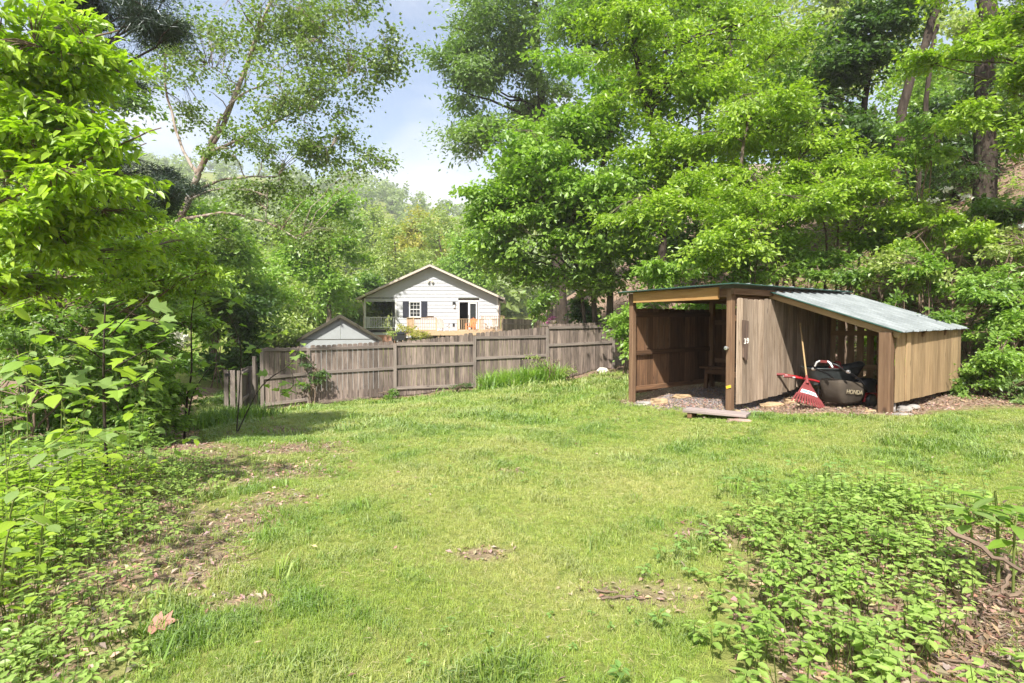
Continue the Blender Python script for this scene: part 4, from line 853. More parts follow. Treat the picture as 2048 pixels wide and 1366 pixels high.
TRI = [0]
def boughs(rg, c, r, k, shell):                              # clusters gathered along outward, slightly drooping boughs so that gaps stay between them
    nb = max(4, int(k / 5.5)); e = in_ell(rg, nb, shell) * (1 + .22 * rg.normal(0, 1, (nb, 1))).clip(.6, 1.35); i = rg.integers(0, nb, k); d = nrm(e * V3(1, 1, .25) + rg.normal(0, .35, (nb, 3)) * V3(1, 1, .3))[i]; s = np.cross(d, V3(0, 0, 1)); R = (r[0] + r[1] + r[2]) / 3
    return c + e[i] * r + d * (rg.uniform(-.45, .32, (k, 1)) * R) + s * (rg.normal(0, .16, (k, 1)) * R) + V3(0, 0, 1) * (rg.normal(0, .05, (k, 1)) * R)
def foliage(name, parent, rg, cen, ax, n, spread, size, wr, pal, shape='rhomb', mat='leaf', tspan=.55, sizevar=.45, tone0=None, lfold=.18, ldroop=.12, **kw):
    Pn, D, Nn, idx = spray(rg, cen, ax, n, spread, **kw); L = size * rg.uniform(1 - sizevar, 1 + sizevar, len(Pn))
    V, F, k = leaf_geo(Pn, D, Nn, L, L * wr, shape, lfold, ldroop); tc_ = (rg.random(len(cen)) if tone0 is None else tone0)
    col = leaf_cols(pal, tc_[idx] * tspan + rg.random(len(idx)) * (1 - tspan), rg)
    if len(F) == 2: fc = np.concatenate([np.repeat(col, len(F[0]) // len(idx), 0), np.repeat(col, len(F[1]) // len(idx), 0)])
    else: fc = np.repeat(col, len(F[0]) // len(idx), 0)
    TRI[0] += sum(len(f) * (f.shape[1] - 2) for f in F)
    org = cen.mean(0) if parent is not None else np.zeros(3)
    return put(name, mk_mesh(name, V - org, F, [M[mat]], {'col': ('FLOAT_COLOR', 'FACE', fc)}), parent, org)

def tree(name, label, stems, blobs, seed, pal='mid', n=70, spread=.55, size=.10, wr=.55, bark='bark', cat='tree', group=None, shape='rhomb', mat='leaf', limb_r=.035, twigs=True, extra=None, rise=.18, shell=.3, tspan=.55, **kw):
    """stems: [(points, r0, r1)] in world space; blobs: [(centre, radii(3), clusters)]; limbs grow from the stems into each blob, twigs carry sprays of leaves"""
    rg = np.random.default_rng(seed); base = np.asarray(stems[0][0][0], float); t = thing(name, label, cat, base, group); ac = Acc(); SP = []; SR = []
    for pts, r0, r1 in stems:
        pth = smooth_path(pts, 14); pth[1:-1] += rg.normal(0, r0 * .25, (12, 3)); rr = np.linspace(r0, r1, 14) * (1 + .35 * np.exp(-np.arange(14) / 1.2) * (r0 > .05)); ac.tube(pth, rr, 8); SP.append(smooth_path(pth, 40)); SR.append(np.interp(np.linspace(0, 13, 40), np.arange(14), rr))
    SP = np.concatenate(SP); SR = np.concatenate(SR); CEN, AX, TONE = [], [], []
    for c, r, k in blobs:
        c, r = np.asarray(c, float), np.asarray(r, float); q = boughs(rg, c, r, k, shell); nl = max(3, k // 14); LN, LR = [], []
        for e in c + in_ell(rg, nl, .45) * r * .8:
            dd = np.linalg.norm(SP - e, axis=1) + 1.4 * np.maximum(0, SP[:, 2] - e[2] + .3 * np.linalg.norm(SP[:, :2] - e[:2], axis=1)); i = int(np.argmin(dd)); s = SP[i]; L = np.linalg.norm(e - s); r0 = min(SR[i] * .7, limb_r * (.5 + .22 * L))
            pth = bez(s, s + (e - s) * .5 + V3(0, 0, rise * L) + rg.normal(0, .06 * L, 3), e, 8); pth[1:-1] += rg.normal(0, .018 * L, (6, 3)); ac.tube(pth, np.linspace(r0, max(.006, r0 * .22), 8), 5); LN.append(smooth_path(pth, 16)[4:]); LR.append(np.full(12, r0))
        LN = np.concatenate(LN); d2 = ((q[:, None] - LN[None]) ** 2).sum(2); near = LN[d2.argmin(1)]
        if twigs:
            for p0, p1 in zip(near, q):
                if np.linalg.norm(p1 - p0) > .1: ac.tube([p0, (p0 + p1) / 2 + V3(0, 0, .08 * np.linalg.norm(p1 - p0)), p1], [max(.007, limb_r * .28), .007, .004], 3)
        ax = q - near; ax = ax * .6 + (q - c) * V3(1, 1, .3) * .5; ax[:, 2] *= .5; CEN.append(q); AX.append(nrm(ax + 1e-3)); TONE.append(np.clip(.5 + .5 * vnoise(q[:, 0], q[:, 1] + q[:, 2] * 1.3, max(.4, r.mean() * .45), seed % 7) + rg.normal(0, .2, len(q)), 0, 1))
    ac.build('trunk', M[bark], t, base, smooth=True)
    cr_ = foliage('crown', t, rg, np.concatenate(CEN), np.concatenate(AX), n, spread, size, wr, pal, shape, mat, tspan, tone0=np.concatenate(TONE), **kw)
    cr_['kind'] = 'stuff'
    return t
def B(px, py, y, rx, ry, rd, k):                            # a crown lobe given by sight line, depth and apparent half sizes
    return (at(px, py, y), (rx / F_PX * y, rd, ry / F_PX * y), k)
def stem(pts, r0, r1, ground=True):
    p = [at(*q) for q in pts]
    if ground: p[0][2] = gz1(p[0][0], p[0][1]) - .15
    return (p, r0, r1)

# ------------------------------------------------------------------ woodland on the bank
tree('oak_tree', 'tall oak with blue-green crown against the sky behind the bright maple', [stem([(1130, 600, 33), (1090, 300, 33), (1070, 40, 32), (1080, -160, 32)], .34, .12)],
     [B(985, 70, 31.5, 100, 95, 3.2, 105), B(925, 175, 31, 45, 60, 2, 32), B(950, 265, 31, 62, 55, 2.4, 45), B(1090, -40, 32, 130, 110, 3.5, 70), B(1060, 180, 32, 80, 120, 3, 50)], 21, 'blue', n=110, spread=1.2, size=.25, wr=.42, bark='barkdark', limb_r=.06, flat=.45)
tree('maple_tree', 'bright green multi-stemmed maple rising behind the fence end', [stem([(1222, 640, 19.5), (1216, 520, 19.3), (1200, 380, 19.2), (1230, 180, 19.2)], .13, .05), stem([(1192, 630, 20), (1180, 500, 19.6), (1140, 400, 19.2), (1080, 280, 18.8)], .10, .035), stem([(1178, 630, 20.2), (1150, 520, 19.6), (1060, 440, 19), (990, 400, 18.6)], .07, .03)],
     [B(1090, 290, 18.6, 110, 95, 2.2, 90), B(1015, 420, 18.6, 95, 95, 1.8, 80), B(1120, 440, 18.2, 160, 80, 2.2, 110), B(1215, 200, 19, 120, 110, 2.2, 85), B(1000, 505, 18.8, 70, 40, 1.4, 36), B(1170, 540, 18.4, 130, 40, 1.6, 45), B(1240, 400, 18, 110, 90, 1.8, 65)], 22, 'bright', n=95, spread=.85, size=.17, wr=.62, bark='bark', limb_r=.035, flat=.22)
tree('tall_maple_tree', 'tall maple with dark bent limbs and yellow-green leaves above the shed', [stem([(1335, 600, 16.5), (1322, 430, 16.3), (1310, 300, 16.2), (1270, 120, 16.2), (1240, -60, 16)], .13, .06)],
     [B(1370, 180, 15.8, 130, 80, 1.7, 90), B(1260, 70, 16, 130, 90, 1.8, 75), B(1470, 90, 16.2, 110, 90, 1.7, 60), B(1340, 340, 15.6, 110, 60, 1.4, 55), B(1420, 290, 15.4, 100, 60, 1.3, 50)], 23, 'lime', n=90, spread=.68, size=.135, wr=.5, bark='barkdark', limb_r=.04, flat=.2)
tree('walnut_tree', 'dark-trunked tree with hanging crown high over the metal roof', [stem([(1475, 560, 21), (1462, 300, 21), (1445, 60, 21), (1440, -100, 21)], .22, .12), ],
     [B(1330, -20, 22, 160, 90, 2.6, 90), B(1540, 240, 19.5, 130, 90, 2, 75), B(1180, 40, 23, 120, 100, 2.6, 70)], 24, 'mid', n=85, spread=.95, size=.18, wr=.5, bark='barkdark', limb_r=.05, flat=.3)
tree('young_maple_tree', 'young lime-green maple leaning over the shed roof on thin stems', [stem([(1500, 560, 13.6), (1490, 450, 13.5), (1478, 340, 13.4), (1500, 220, 13.4)], .07, .03), stem([(1545, 545, 14), (1560, 420, 13.9), (1590, 330, 13.6)], .05, .025)],
     [B(1480, 250, 13.3, 120, 55, 1.4, 70), B(1600, 255, 13.2, 110, 50, 1.3, 55), B(1430, 375, 13, 110, 45, 1.2, 50), B(1330, 420, 12.8, 100, 50, 1.2, 45), B(1560, 360, 13, 120, 45, 1.2, 50)], 25, 'lime', n=85, spread=.55, size=.115, wr=.5, limb_r=.03, flat=.18)
tree('umbrella_shrub', 'wide umbrella-shaped shrub of yellow-green leaves above the lean-to roof', [stem([(1690, 555, 12.6), (1695, 500, 12.4), (1690, 430, 12.2)], .045, .02), stem([(1712, 555, 12.7), (1715, 480, 12.4), (1740, 420, 12.2)], .035, .015), stem([(1640, 550, 12.9), (1650, 480, 12.6), (1620, 410, 12.2)], .035, .015), stem([(1668, 555, 12.6), (1672, 470, 12.4), (1665, 420, 12.2)], .03, .014), stem([(1600, 550, 13), (1575, 480, 12.6), (1530, 420, 12.2)], .035, .015)],
     [B(1700, 395, 12, 125, 40, 1.1, 85), B(1570, 425, 11.8, 130, 45, 1.1, 75), B(1450, 480, 11.6, 90, 45, .9, 45), B(1780, 450, 11.8, 80, 35, .9, 35), B(1650, 350, 12.3, 100, 35, .9, 45), B(1850, 420, 12.2, 60, 35, .8, 20)], 26, 'lime', n=85, spread=.45, size=.095, wr=.5, cat='shrub', limb_r=.02, flat=.22)
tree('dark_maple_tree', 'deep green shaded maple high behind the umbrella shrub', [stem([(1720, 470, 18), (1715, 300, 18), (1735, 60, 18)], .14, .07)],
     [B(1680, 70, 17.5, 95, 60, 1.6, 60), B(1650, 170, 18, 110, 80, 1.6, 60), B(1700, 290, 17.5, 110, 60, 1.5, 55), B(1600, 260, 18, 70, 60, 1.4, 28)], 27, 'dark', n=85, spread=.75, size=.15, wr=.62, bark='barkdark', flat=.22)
tree('leaning_tree', 'dark leaning double trunk crossing the light gap on the hillside', [stem([(1770, 330, 16), (1800, 205, 16), (1836, 105, 16), (1885, -60, 16)], .13, .10), stem([(1822, 215, 16.2), (1850, 130, 16), (1862, 60, 16)], .07, .05)],
     [B(1900, -90, 16, 110, 60, 2, 36), B(1790, -70, 17, 90, 50, 2, 24)], 28, 'mid', n=80, spread=.9, size=.17, bark='barkdark', limb_r=.06)
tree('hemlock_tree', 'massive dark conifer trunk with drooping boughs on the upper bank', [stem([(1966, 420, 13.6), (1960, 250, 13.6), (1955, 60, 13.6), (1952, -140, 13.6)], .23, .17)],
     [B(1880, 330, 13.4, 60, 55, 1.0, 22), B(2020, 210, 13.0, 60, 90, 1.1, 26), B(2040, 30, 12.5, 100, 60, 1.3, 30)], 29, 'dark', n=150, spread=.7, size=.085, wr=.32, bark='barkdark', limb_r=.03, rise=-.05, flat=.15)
tree('beech_tree', 'lime-green layered beech boughs reaching in over the upper hillside', [stem([(2230, 640, 10.5), (2210, 300, 10.5), (2190, 0, 10.3), (2180, -200, 10.2)], .16, .09)],
     [B(2010, 60, 10.2, 95, 40, 1.0, 42), B(1900, 115, 10.3, 70, 22, .7, 22), B(2020, 150, 10, 70, 40, .9, 34), B(1930, 235, 10.2, 60, 18, .6, 14), B(2030, 235, 10, 50, 24, .6, 14), B(2020, -40, 10.2, 140, 50, 1.2, 40), B(2040, 300, 9.8, 50, 40, .7, 18)], 30, 'lime', n=85, spread=.42, size=.10, wr=.5, limb_r=.03, flat=.12, rise=.06)
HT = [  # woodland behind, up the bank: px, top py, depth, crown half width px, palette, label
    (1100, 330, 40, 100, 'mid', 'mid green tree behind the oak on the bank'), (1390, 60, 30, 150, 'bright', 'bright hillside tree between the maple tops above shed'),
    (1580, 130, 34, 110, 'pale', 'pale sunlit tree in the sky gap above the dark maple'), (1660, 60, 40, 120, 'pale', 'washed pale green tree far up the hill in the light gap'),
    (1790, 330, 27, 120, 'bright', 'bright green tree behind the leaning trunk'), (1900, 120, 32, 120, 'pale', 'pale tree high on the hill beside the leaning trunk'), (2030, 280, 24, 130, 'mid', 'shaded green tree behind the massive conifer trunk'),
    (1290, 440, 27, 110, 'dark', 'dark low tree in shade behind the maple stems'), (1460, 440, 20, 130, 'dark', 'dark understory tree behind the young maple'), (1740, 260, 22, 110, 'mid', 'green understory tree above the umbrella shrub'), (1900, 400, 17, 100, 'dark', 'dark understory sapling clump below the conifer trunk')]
for i, (px, py, y, rw, pal, lb) in enumerate(HT):
    x = at(px, py, y)[0]; g = gz1(x, y); zc = max(at(px, py, y)[2], g + 2.2); r = rw / F_PX * y; pts = [V3(x, y, g - .2), V3(x + .2, y, (g + zc) / 2), V3(x, y, zc + r * .4)]
    tree('hillside_tree', lb, [(pts, .05 + .008 * y * .5, .05)], [(V3(x, y - .3, zc), (r, r * .7, r * .85), 60), (V3(x - r * .7, y, zc - r * .6), (r * .6, r * .5, r * .5), 26), (V3(x + r * .7, y, zc - r * .5), (r * .6, r * .5, r * .5), 26)], 60 + i, pal, n=70, spread=.042 * y, size=.0085 * y, wr=.55, bark='barkdark', limb_r=.04, group='trees up the wooded bank', flat=.35)

# ------------------------------------------------------------------ trees beside the yard and behind the house
tree('leaning_sycamore', 'leaning sycamore with pale mottled trunk and open airy crown against sky', [stem([(318, 560, 21.5), (350, 490, 21.5), (383, 400, 21.5), (418, 320, 21.5), (470, 215, 21.3), (520, 90, 21), (580, -70, 20.6)], .165, .05), stem([(418, 318, 21.5), (450, 240, 21.2), (490, 195, 21), (560, 165, 20.8)], .07, .02, False),
     stem([(425, 310, 21.5), (520, 265, 20.8), (600, 225, 20.4), (700, 160, 20)], .058, .016, False), stem([(400, 350, 21.5), (372, 300, 21.8), (340, 180, 22), (350, 40, 22)], .07, .025, False), stem([(390, 390, 21.5), (450, 362, 20.8), (560, 355, 20.4)], .07, .02, False), stem([(375, 440, 21.5), (450, 428, 20.6), (530, 445, 20), (600, 480, 19.6)], .07, .02, False), stem([(385, 400, 21.5), (430, 382, 21), (470, 380, 20.8)], .05, .02, False)],
     [B(560, 60, 20.8, 120, 90, 2.4, 104), B(660, 90, 20.3, 100, 70, 2, 78), B(620, 210, 20.3, 105, 60, 2, 91), B(460, 140, 21, 90, 100, 2, 65), B(370, 150, 22, 65, 120, 2, 58), B(650, 300, 20, 80, 45, 1.8, 62), B(520, 300, 20.6, 90, 50, 1.8, 54), B(740, 130, 19.8, 60, 55, 1.6, 36), B(560, 390, 20.2, 95, 35, 1.6, 46), B(600, 460, 19.6, 90, 35, 1.6, 46), B(430, 470, 20.5, 70, 30, 1.5, 31), B(720, 20, 20, 60, 50, 1.6, 28), B(790, 95, 19.6, 35, 40, 1.2, 18), B(730, 320, 19.6, 50, 35, 1.2, 23)],
     31, 'syc', n=34, spread=.66, size=.118, wr=.8, bark='barkpale', limb_r=.035, flat=.5, shell=.15)
tree('near_beech_tree', 'overhanging beech boughs with large sunlit lime leaves at the yard edge', [([V3(-7.8, 7.3, -.8), V3(-7.7, 7.2, 2), V3(-7.6, 7.1, 5), V3(-7.5, 7.0, 7.5)], .14, .07), stem([(-120, 230, 6.96), (0, 165, 6.82), (130, 108, 6.67), (250, 70, 6.67)], .03, .008, False), stem([(-120, 450, 6.67), (0, 410, 6.53), (100, 365, 6.39), (230, 300, 6.39), (330, 260, 6.39)], .026, .006, False), stem([(-100, 330, 7.1), (60, 315, 6.96), (200, 320, 6.82), (300, 290, 6.82)], .02, .006, False)],
     [B(95, 85, 6.67, 130, 60, 0.61, 78), B(130, 150, 6.82, 120, 50, 0.61, 60), B(60, 190, 6.82, 120, 60, 0.68, 68), B(120, 245, 6.53, 130, 35, 0.54, 57), B(70, 295, 6.53, 130, 40, 0.61, 68), B(230, 290, 6.53, 90, 30, 0.33, 29), B(105, 365, 6.25, 170, 35, 0.54, 62), B(60, 440, 6.53, 130, 45, 0.61, 74), B(160, 430, 6.96, 130, 40, 0.43, 39), B(115, 505, 7.1, 190, 30, 0.68, 66), B(40, 560, 6.82, 100, 40, 0.61, 47)],
     32, 'beech', n=18, spread=.30, size=.118, wr=.52, shape='ovate', mat='leafgloss', bark='twig', limb_r=.012, flat=.16, shell=.1, rise=.02, tilt=.35, ldroop=.2)
tree('young_beech_tree', 'young beech with layered lime boughs above the saplings', [stem([(110, 800, 8.8), (120, 640, 8.8), (130, 520, 8.8), (150, 420, 8.8)], .05, .02)], [B(330, 500, 8.4, 120, 35, .8, 50), B(300, 570, 8.4, 130, 35, .8, 48), B(430, 545, 8.6, 60, 25, .5, 20), B(200, 540, 8.4, 120, 40, .8, 44), B(110, 600, 8.4, 130, 35, .8, 40), B(240, 455, 8.6, 120, 30, .8, 38)],
     35, 'beech', n=34, spread=.32, size=.085, wr=.52, shape='rhomb', bark='twig', limb_r=.015, flat=.16, shell=.1, rise=.02, tilt=.35, ldroop=.2)
for lb, st, bl, sd in (('white pine with dark needle boughs across the top corner', [stem([(150, 560, 12.5), (140, 300, 12.5), (130, 0, 12.5), (130, -260, 12.5)], .22, .12)], [B(240, 10, 11.5, 190, 26, 1.0, 80), B(100, 120, 12, 150, 60, 1.2, 50), B(320, 45, 11.2, 90, 16, .7, 34), B(160, 160, 12, 100, 70, 1, 40), B(200, -40, 11.5, 160, 30, 1, 40)], 33),
                       ('dark pine boughs hanging behind the lime beech leaves', [stem([(100, 560, 14), (110, 400, 14), (130, 250, 14)], .16, .08)], [B(330, 380, 13, 75, 30, .8, 46), B(230, 340, 13, 110, 50, 1, 56), B(260, 430, 13.2, 110, 40, 1, 46), B(120, 300, 13.5, 130, 100, 1.2, 60)], 34)):
    tree('pine_tree', lb, st, bl, sd, 'pine', n=150, spread=.42, size=.15, wr=.085, shape='needle', mat='needle', bark='barkdark', limb_r=.03, rise=.02, flat=.35, side=.7, dirmix=.9, tilt=1.0, ldroop=0)
LT_ = [(190, 130, 24, 90, 'mid', 'green tree filling the gap behind the pine boughs'), (330, 430, 27, 80, 'bright', 'bright tree behind the sycamore trunk'), (180, 420, 17, 120, 'bright', 'broad mid green tree behind the beech boughs'), (60, 300, 19, 130, 'mid', 'dark tree behind the beech boughs at the frame edge'),
       (470, 540, 34, 90, 'bright', 'bright round tree beyond the gate'), (425, 470, 30, 60, 'bright', 'mid green tree below the sycamore limbs'), (310, 520, 20, 100, 'bright', 'leafy tree behind the saplings at the wood edge'), (60, 560, 13, 150, 'mid', 'dark shaded tree crown deep in the thicket')]
for i, (px, py, y, rw, pal, lb) in enumerate(LT_):
    x = at(px, py, y)[0]; g = gz1(x, y); zc = max(at(px, py, y)[2], g + 1.2); r = rw / F_PX * y
    tree('woodland_tree', lb, [([V3(x, y, g - .2), V3(x + .2, y, (g + zc) / 2), V3(x, y, zc + r * .4)], .05 + .006 * y, .05)], [(V3(x, y - .3, zc), (r, r * .7, r * .9), 62), (V3(x - r * .6, y, zc - r * .8), (r * .7, r * .6, r * .5), 30), (V3(x + r * .6, y, zc - r * .7), (r * .7, r * .6, r * .5), 30)], 80 + i, pal, n=70, spread=.042 * y, size=.0085 * y, wr=.55, bark='barkdark', limb_r=.04, group='trees at the wood edge', flat=.35)
BT = [(650, 460, 40, 75, 80, 'bright', 'tall round green tree behind the small garden shed'), (590, 510, 52, 90, 70, 'pale', 'bright green tree behind the fence corner'), (790, 515, 66, 85, 80, 'pale', 'pale green tree just behind the house gable'), (835, 470, 82, 55, 50, 'gold', 'yellow-leaved tree above the house roof'),  # pale crowns have valley haze lightened into their leaf colours
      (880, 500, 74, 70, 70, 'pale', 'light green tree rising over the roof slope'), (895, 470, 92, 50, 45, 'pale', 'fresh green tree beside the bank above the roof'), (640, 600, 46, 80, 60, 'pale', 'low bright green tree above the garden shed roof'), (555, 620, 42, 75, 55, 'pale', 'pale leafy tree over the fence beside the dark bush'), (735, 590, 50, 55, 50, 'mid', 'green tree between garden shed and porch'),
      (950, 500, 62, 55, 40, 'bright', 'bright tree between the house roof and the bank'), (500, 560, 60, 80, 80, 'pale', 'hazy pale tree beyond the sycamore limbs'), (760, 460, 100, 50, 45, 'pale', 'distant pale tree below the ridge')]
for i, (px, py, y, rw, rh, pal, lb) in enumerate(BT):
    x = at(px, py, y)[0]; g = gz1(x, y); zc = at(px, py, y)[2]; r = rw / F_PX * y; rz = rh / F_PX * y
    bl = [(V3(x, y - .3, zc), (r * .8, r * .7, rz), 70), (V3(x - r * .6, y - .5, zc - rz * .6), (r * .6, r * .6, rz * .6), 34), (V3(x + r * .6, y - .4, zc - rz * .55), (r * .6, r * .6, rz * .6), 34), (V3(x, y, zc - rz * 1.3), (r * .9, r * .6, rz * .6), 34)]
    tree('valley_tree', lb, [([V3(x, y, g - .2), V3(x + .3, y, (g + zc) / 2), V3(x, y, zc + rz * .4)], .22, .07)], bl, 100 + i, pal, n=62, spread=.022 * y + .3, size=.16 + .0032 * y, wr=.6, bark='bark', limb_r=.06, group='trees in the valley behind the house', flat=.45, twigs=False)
# far wooded slopes read as one mass
rg = np.random.default_rng(5); Cs, Ts = [], []
for i in range(420):
    y = rg.uniform(95, 330); x = rg.uniform(-.75, .22) * y; h = rg.uniform(7, 13); c = V3(x, y, gz1(x, y) + h * .55); k = 16
    Cs.append(c + in_ell(rg, k, .4) * V3(h * .42, h * .42, h * .55)); Ts.append(np.full(k, rg.random()))
Cs = np.concatenate(Cs); Ts = np.concatenate(Ts)
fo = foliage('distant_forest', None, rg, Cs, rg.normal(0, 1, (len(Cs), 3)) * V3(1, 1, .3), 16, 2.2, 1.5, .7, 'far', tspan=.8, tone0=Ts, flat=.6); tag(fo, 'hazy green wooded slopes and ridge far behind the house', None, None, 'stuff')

# ------------------------------------------------------------------ shrubs
def shrub(name, label, px, py, y, rx, rz, rd, k, pal, seed, n=60, size=.06, spread=.22, wr=.5, cat='shrub', group=None, ns=5, shape='rhomb', bark='twig', skirt=False, **kw):
    c = at(px, py, y); g = gz1(c[0], c[1]); r = (rx / F_PX * y, rd, rz / F_PX * y); rg = np.random.default_rng(seed)
    st = [([V3(c[0] + rg.normal(0, r[0] * .25), c[1] + rg.normal(0, .1), g - .05), c * .5 + V3(c[0], c[1], g) * .5 + rg.normal(0, .08, 3), c + rg.normal(0, .35, 3) * np.array(r)], .018 + .004 * r[0], .008) for _ in range(ns)]
    bl = [(c, r, k)]
    if skirt and c[2] - r[2] > g + .15: bl.append((V3(c[0], c[1] - .1, (g + c[2] - r[2]) / 2 + .1), (r[0] * .95, rd, (c[2] - r[2] - g) / 2 + .25), int(k * .8)))
    return tree(name, label, st, bl, seed, pal, n, spread, size, wr, bark, cat, group, shape, limb_r=.012, **kw)
GB = 'shrubs on the wooded bank'
for i, a in enumerate([(1835, 285, 11.6, 60, 50, .7, 40, 'bright', 'feathery light green sumac on the bank below the conifer'), (1900, 470, 10.8, 80, 45, .8, 46, 'lime', 'sunlit bramble patch above the lean-to roof end'), (2010, 500, 10.2, 70, 45, .8, 42, 'pale', 'pale sunlit bushes on the open bank at the frame edge'), (1800, 545, 10.6, 90, 40, .8, 46, 'pale', 'leafy bush right behind the lean-to metal roof'),  # lime and pale put sunlight on the bank into the leaf colours
        (1940, 590, 9.8, 80, 50, .8, 50, 'bright', 'green bramble thicket beyond the lean-to corner'), (2040, 620, 9.2, 60, 60, .7, 46, 'dark', 'dark bramble thicket at the frame edge on the bank'), (1975, 720, 8.6, 70, 50, .6, 54, 'bright', 'low leafy thicket against the boarded lean-to side'), (2045, 770, 8.0, 50, 45, .5, 42, 'blue', 'low blue-green weeds at the foot of the bank'), (1930, 780, 8.6, 45, 28, .4, 30, 'mid', 'small leafy weeds at the lean-to corner stones'),
        (1560, 500, 12.6, 70, 30, .8, 36, 'bright', 'green sprays hanging between umbrella shrub and young maple'), (1690, 540, 11.2, 70, 26, .7, 36, 'mid', 'shade-loving shrub under the umbrella shrub stems'), (1860, 530, 10.2, 60, 34, .7, 36, 'bright', 'fresh bramble growth over the lean-to ridge'), (1960, 440, 12, 70, 35, .8, 34, 'mid', 'leafy sapling clump at the foot of the conifer'), (2035, 560, 9.6, 50, 34, .6, 34, 'bright', 'light green bramble spray at the frame edge'), (1880, 640, 9.4, 45, 26, .5, 28, 'mid', 'weeds rising behind the lean-to eave end'), (1760, 480, 12.4, 60, 30, .7, 30, 'bright', 'bright sprays below the sumac'), (2010, 660, 9, 60, 34, .6, 38, 'bright', 'sunlit bramble mound beyond the lean-to boards'),
        (1790, 705, 10.5, 55, 45, .5, 44, 'lime', 'sunlit weeds showing through the lean-to back slats'), (1350, 545, 12.2, 90, 32, .8, 48, 'bright', 'bright leafy shrub rising behind the open bay roof'), (1500, 540, 12, 80, 28, .7, 40, 'bright', 'fern-like fresh shrub behind the roof ridge'), (1620, 520, 11.8, 70, 26, .7, 32, 'mid', 'shady shrub between umbrella shrub and metal roof'), (1330, 615, 12.6, 110, 30, .8, 46, 'bright', 'green bush showing over the dark board wall'), (1253, 668, 17.2, 15, 48, .5, 28, 'bright', 'bright bush between the fence end and the shed'),
        (1075, 605, 30, 25, 18, .8, 14, 'mid', 'small bush on the bare bank above the fence'), (1150, 625, 22, 60, 22, 1., 26, 'dark', 'dark brambles on the bank behind the fence'), (2030, 420, 11.5, 50, 40, .7, 24, 'dark', 'dark brush below the conifer trunk at frame edge'), (1770, 620, 9.9, 40, 20, .4, 16, 'mid', 'weeds pressing against the slatted lean-to back')]):
    shrub('bank_shrub', a[8], *a[:7], a[7], 140 + i, n=62, size=.0078 * a[2], spread=.026 * a[2], wr=.6, group=GB, flat=.3)
GL = 'shrubs in the thicket'
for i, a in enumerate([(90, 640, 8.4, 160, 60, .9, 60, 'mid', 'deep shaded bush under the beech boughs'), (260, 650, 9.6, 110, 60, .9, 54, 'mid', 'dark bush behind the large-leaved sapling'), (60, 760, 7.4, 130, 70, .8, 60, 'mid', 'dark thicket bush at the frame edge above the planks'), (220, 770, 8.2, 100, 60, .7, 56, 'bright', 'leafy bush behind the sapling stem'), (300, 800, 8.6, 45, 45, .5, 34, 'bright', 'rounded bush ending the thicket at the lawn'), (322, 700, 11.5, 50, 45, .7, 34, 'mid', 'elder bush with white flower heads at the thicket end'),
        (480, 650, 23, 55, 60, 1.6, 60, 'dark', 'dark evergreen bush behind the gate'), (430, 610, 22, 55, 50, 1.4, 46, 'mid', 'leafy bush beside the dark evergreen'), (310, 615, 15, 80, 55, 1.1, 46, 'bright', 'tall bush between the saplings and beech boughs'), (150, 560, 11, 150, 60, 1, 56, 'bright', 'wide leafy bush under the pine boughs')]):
    shrub('thicket_shrub', a[8], *a[:7], a[7], 170 + i, n=66, size=.0085 * a[2] + .01, spread=.03 * a[2], wr=.55, group=GL, flat=.32, skirt=a[0] not in (430, 310))
shrub('garden_shrub', 'yellow-green shrub in front of the deck', 818, 665, 34, 22, 26, .5, 22, 'gold', 190, n=30, size=.11, spread=.35); shrub('garden_shrub', 'sparse shrub beside the grill below the porch', 790, 664, 35, 12, 14, .4, 12, 'pale', 191, n=20, size=.10, spread=.3)
shrub('garden_shrub', 'pale grassy bush in front of the deck boards', 858, 668, 33, 28, 8, .4, 16, 'gold', 192, n=30, size=.10, spread=.3)
shrub('fence_shrub', 'small clipped green bush at the foot of the fence post', 772, 788, 16.2, 18, 9, .25, 26, 'mid', 193, n=36, size=.05, spread=.10)
shrub('fence_vine', 'honeysuckle vine climbing the fence post', 622, 745, 16.0, 22, 48, .10, 34, 'dark', 194, n=26, size=.075, spread=.16, cat='vine')
shrub('flowering_stem', 'pink flowering stems showing above the fence top', 1108, 650, 19.6, 12, 10, .15, 10, 'gold', 195, n=14, size=.05, spread=.12, cat='flower')
# ------------------------------------------------------------------ saplings and near plants, every large leaf its own part
def leaf_template(name, shape, mat, col, wr=.6, fold=.12, droop=.25):
    n = 1; V, F, k = None, None, None
    if shape == 'lobed': V, F, k = leaf_geo(V3(0, 0, 0)[None], V3(0, 1, 0)[None], V3(0, 0, 1)[None], np.array([1.]), np.array([wr]), 'lobed', fold, droop)
    else:                                                   # finely outlined ovate leaf with a folded midrib
        T = np.linspace(0, 1, 9); w = np.sin(np.pi * T ** .8) ** .85 * .5 * wr * (1 + .04 * np.cos(T * 40)); w[0] = w[-1] = 0
        mid = np.stack([0 * T, T, -droop * T * T], 1); lf = np.stack([-w, T, -droop * T * T + fold * w * 1.3 - .25 * w * w], 1); rt_ = lf * V3(-1, 1, 1)
        V = np.concatenate([mid, lf, rt_]); F = [np.array([[i, i + 1, 9 + i + 1, 9 + i] for i in range(8)] + [[i, 18 + i, 18 + i + 1, i + 1] for i in range(8)])]
    nf = sum(len(f) for f in F); c = np.tile([*col, 1], (nf, 1)); return mk_mesh(name, V, F, [M[mat]], {'col': ('FLOAT_COLOR', 'FACE', c)}, smooth=False)
TPL = {}
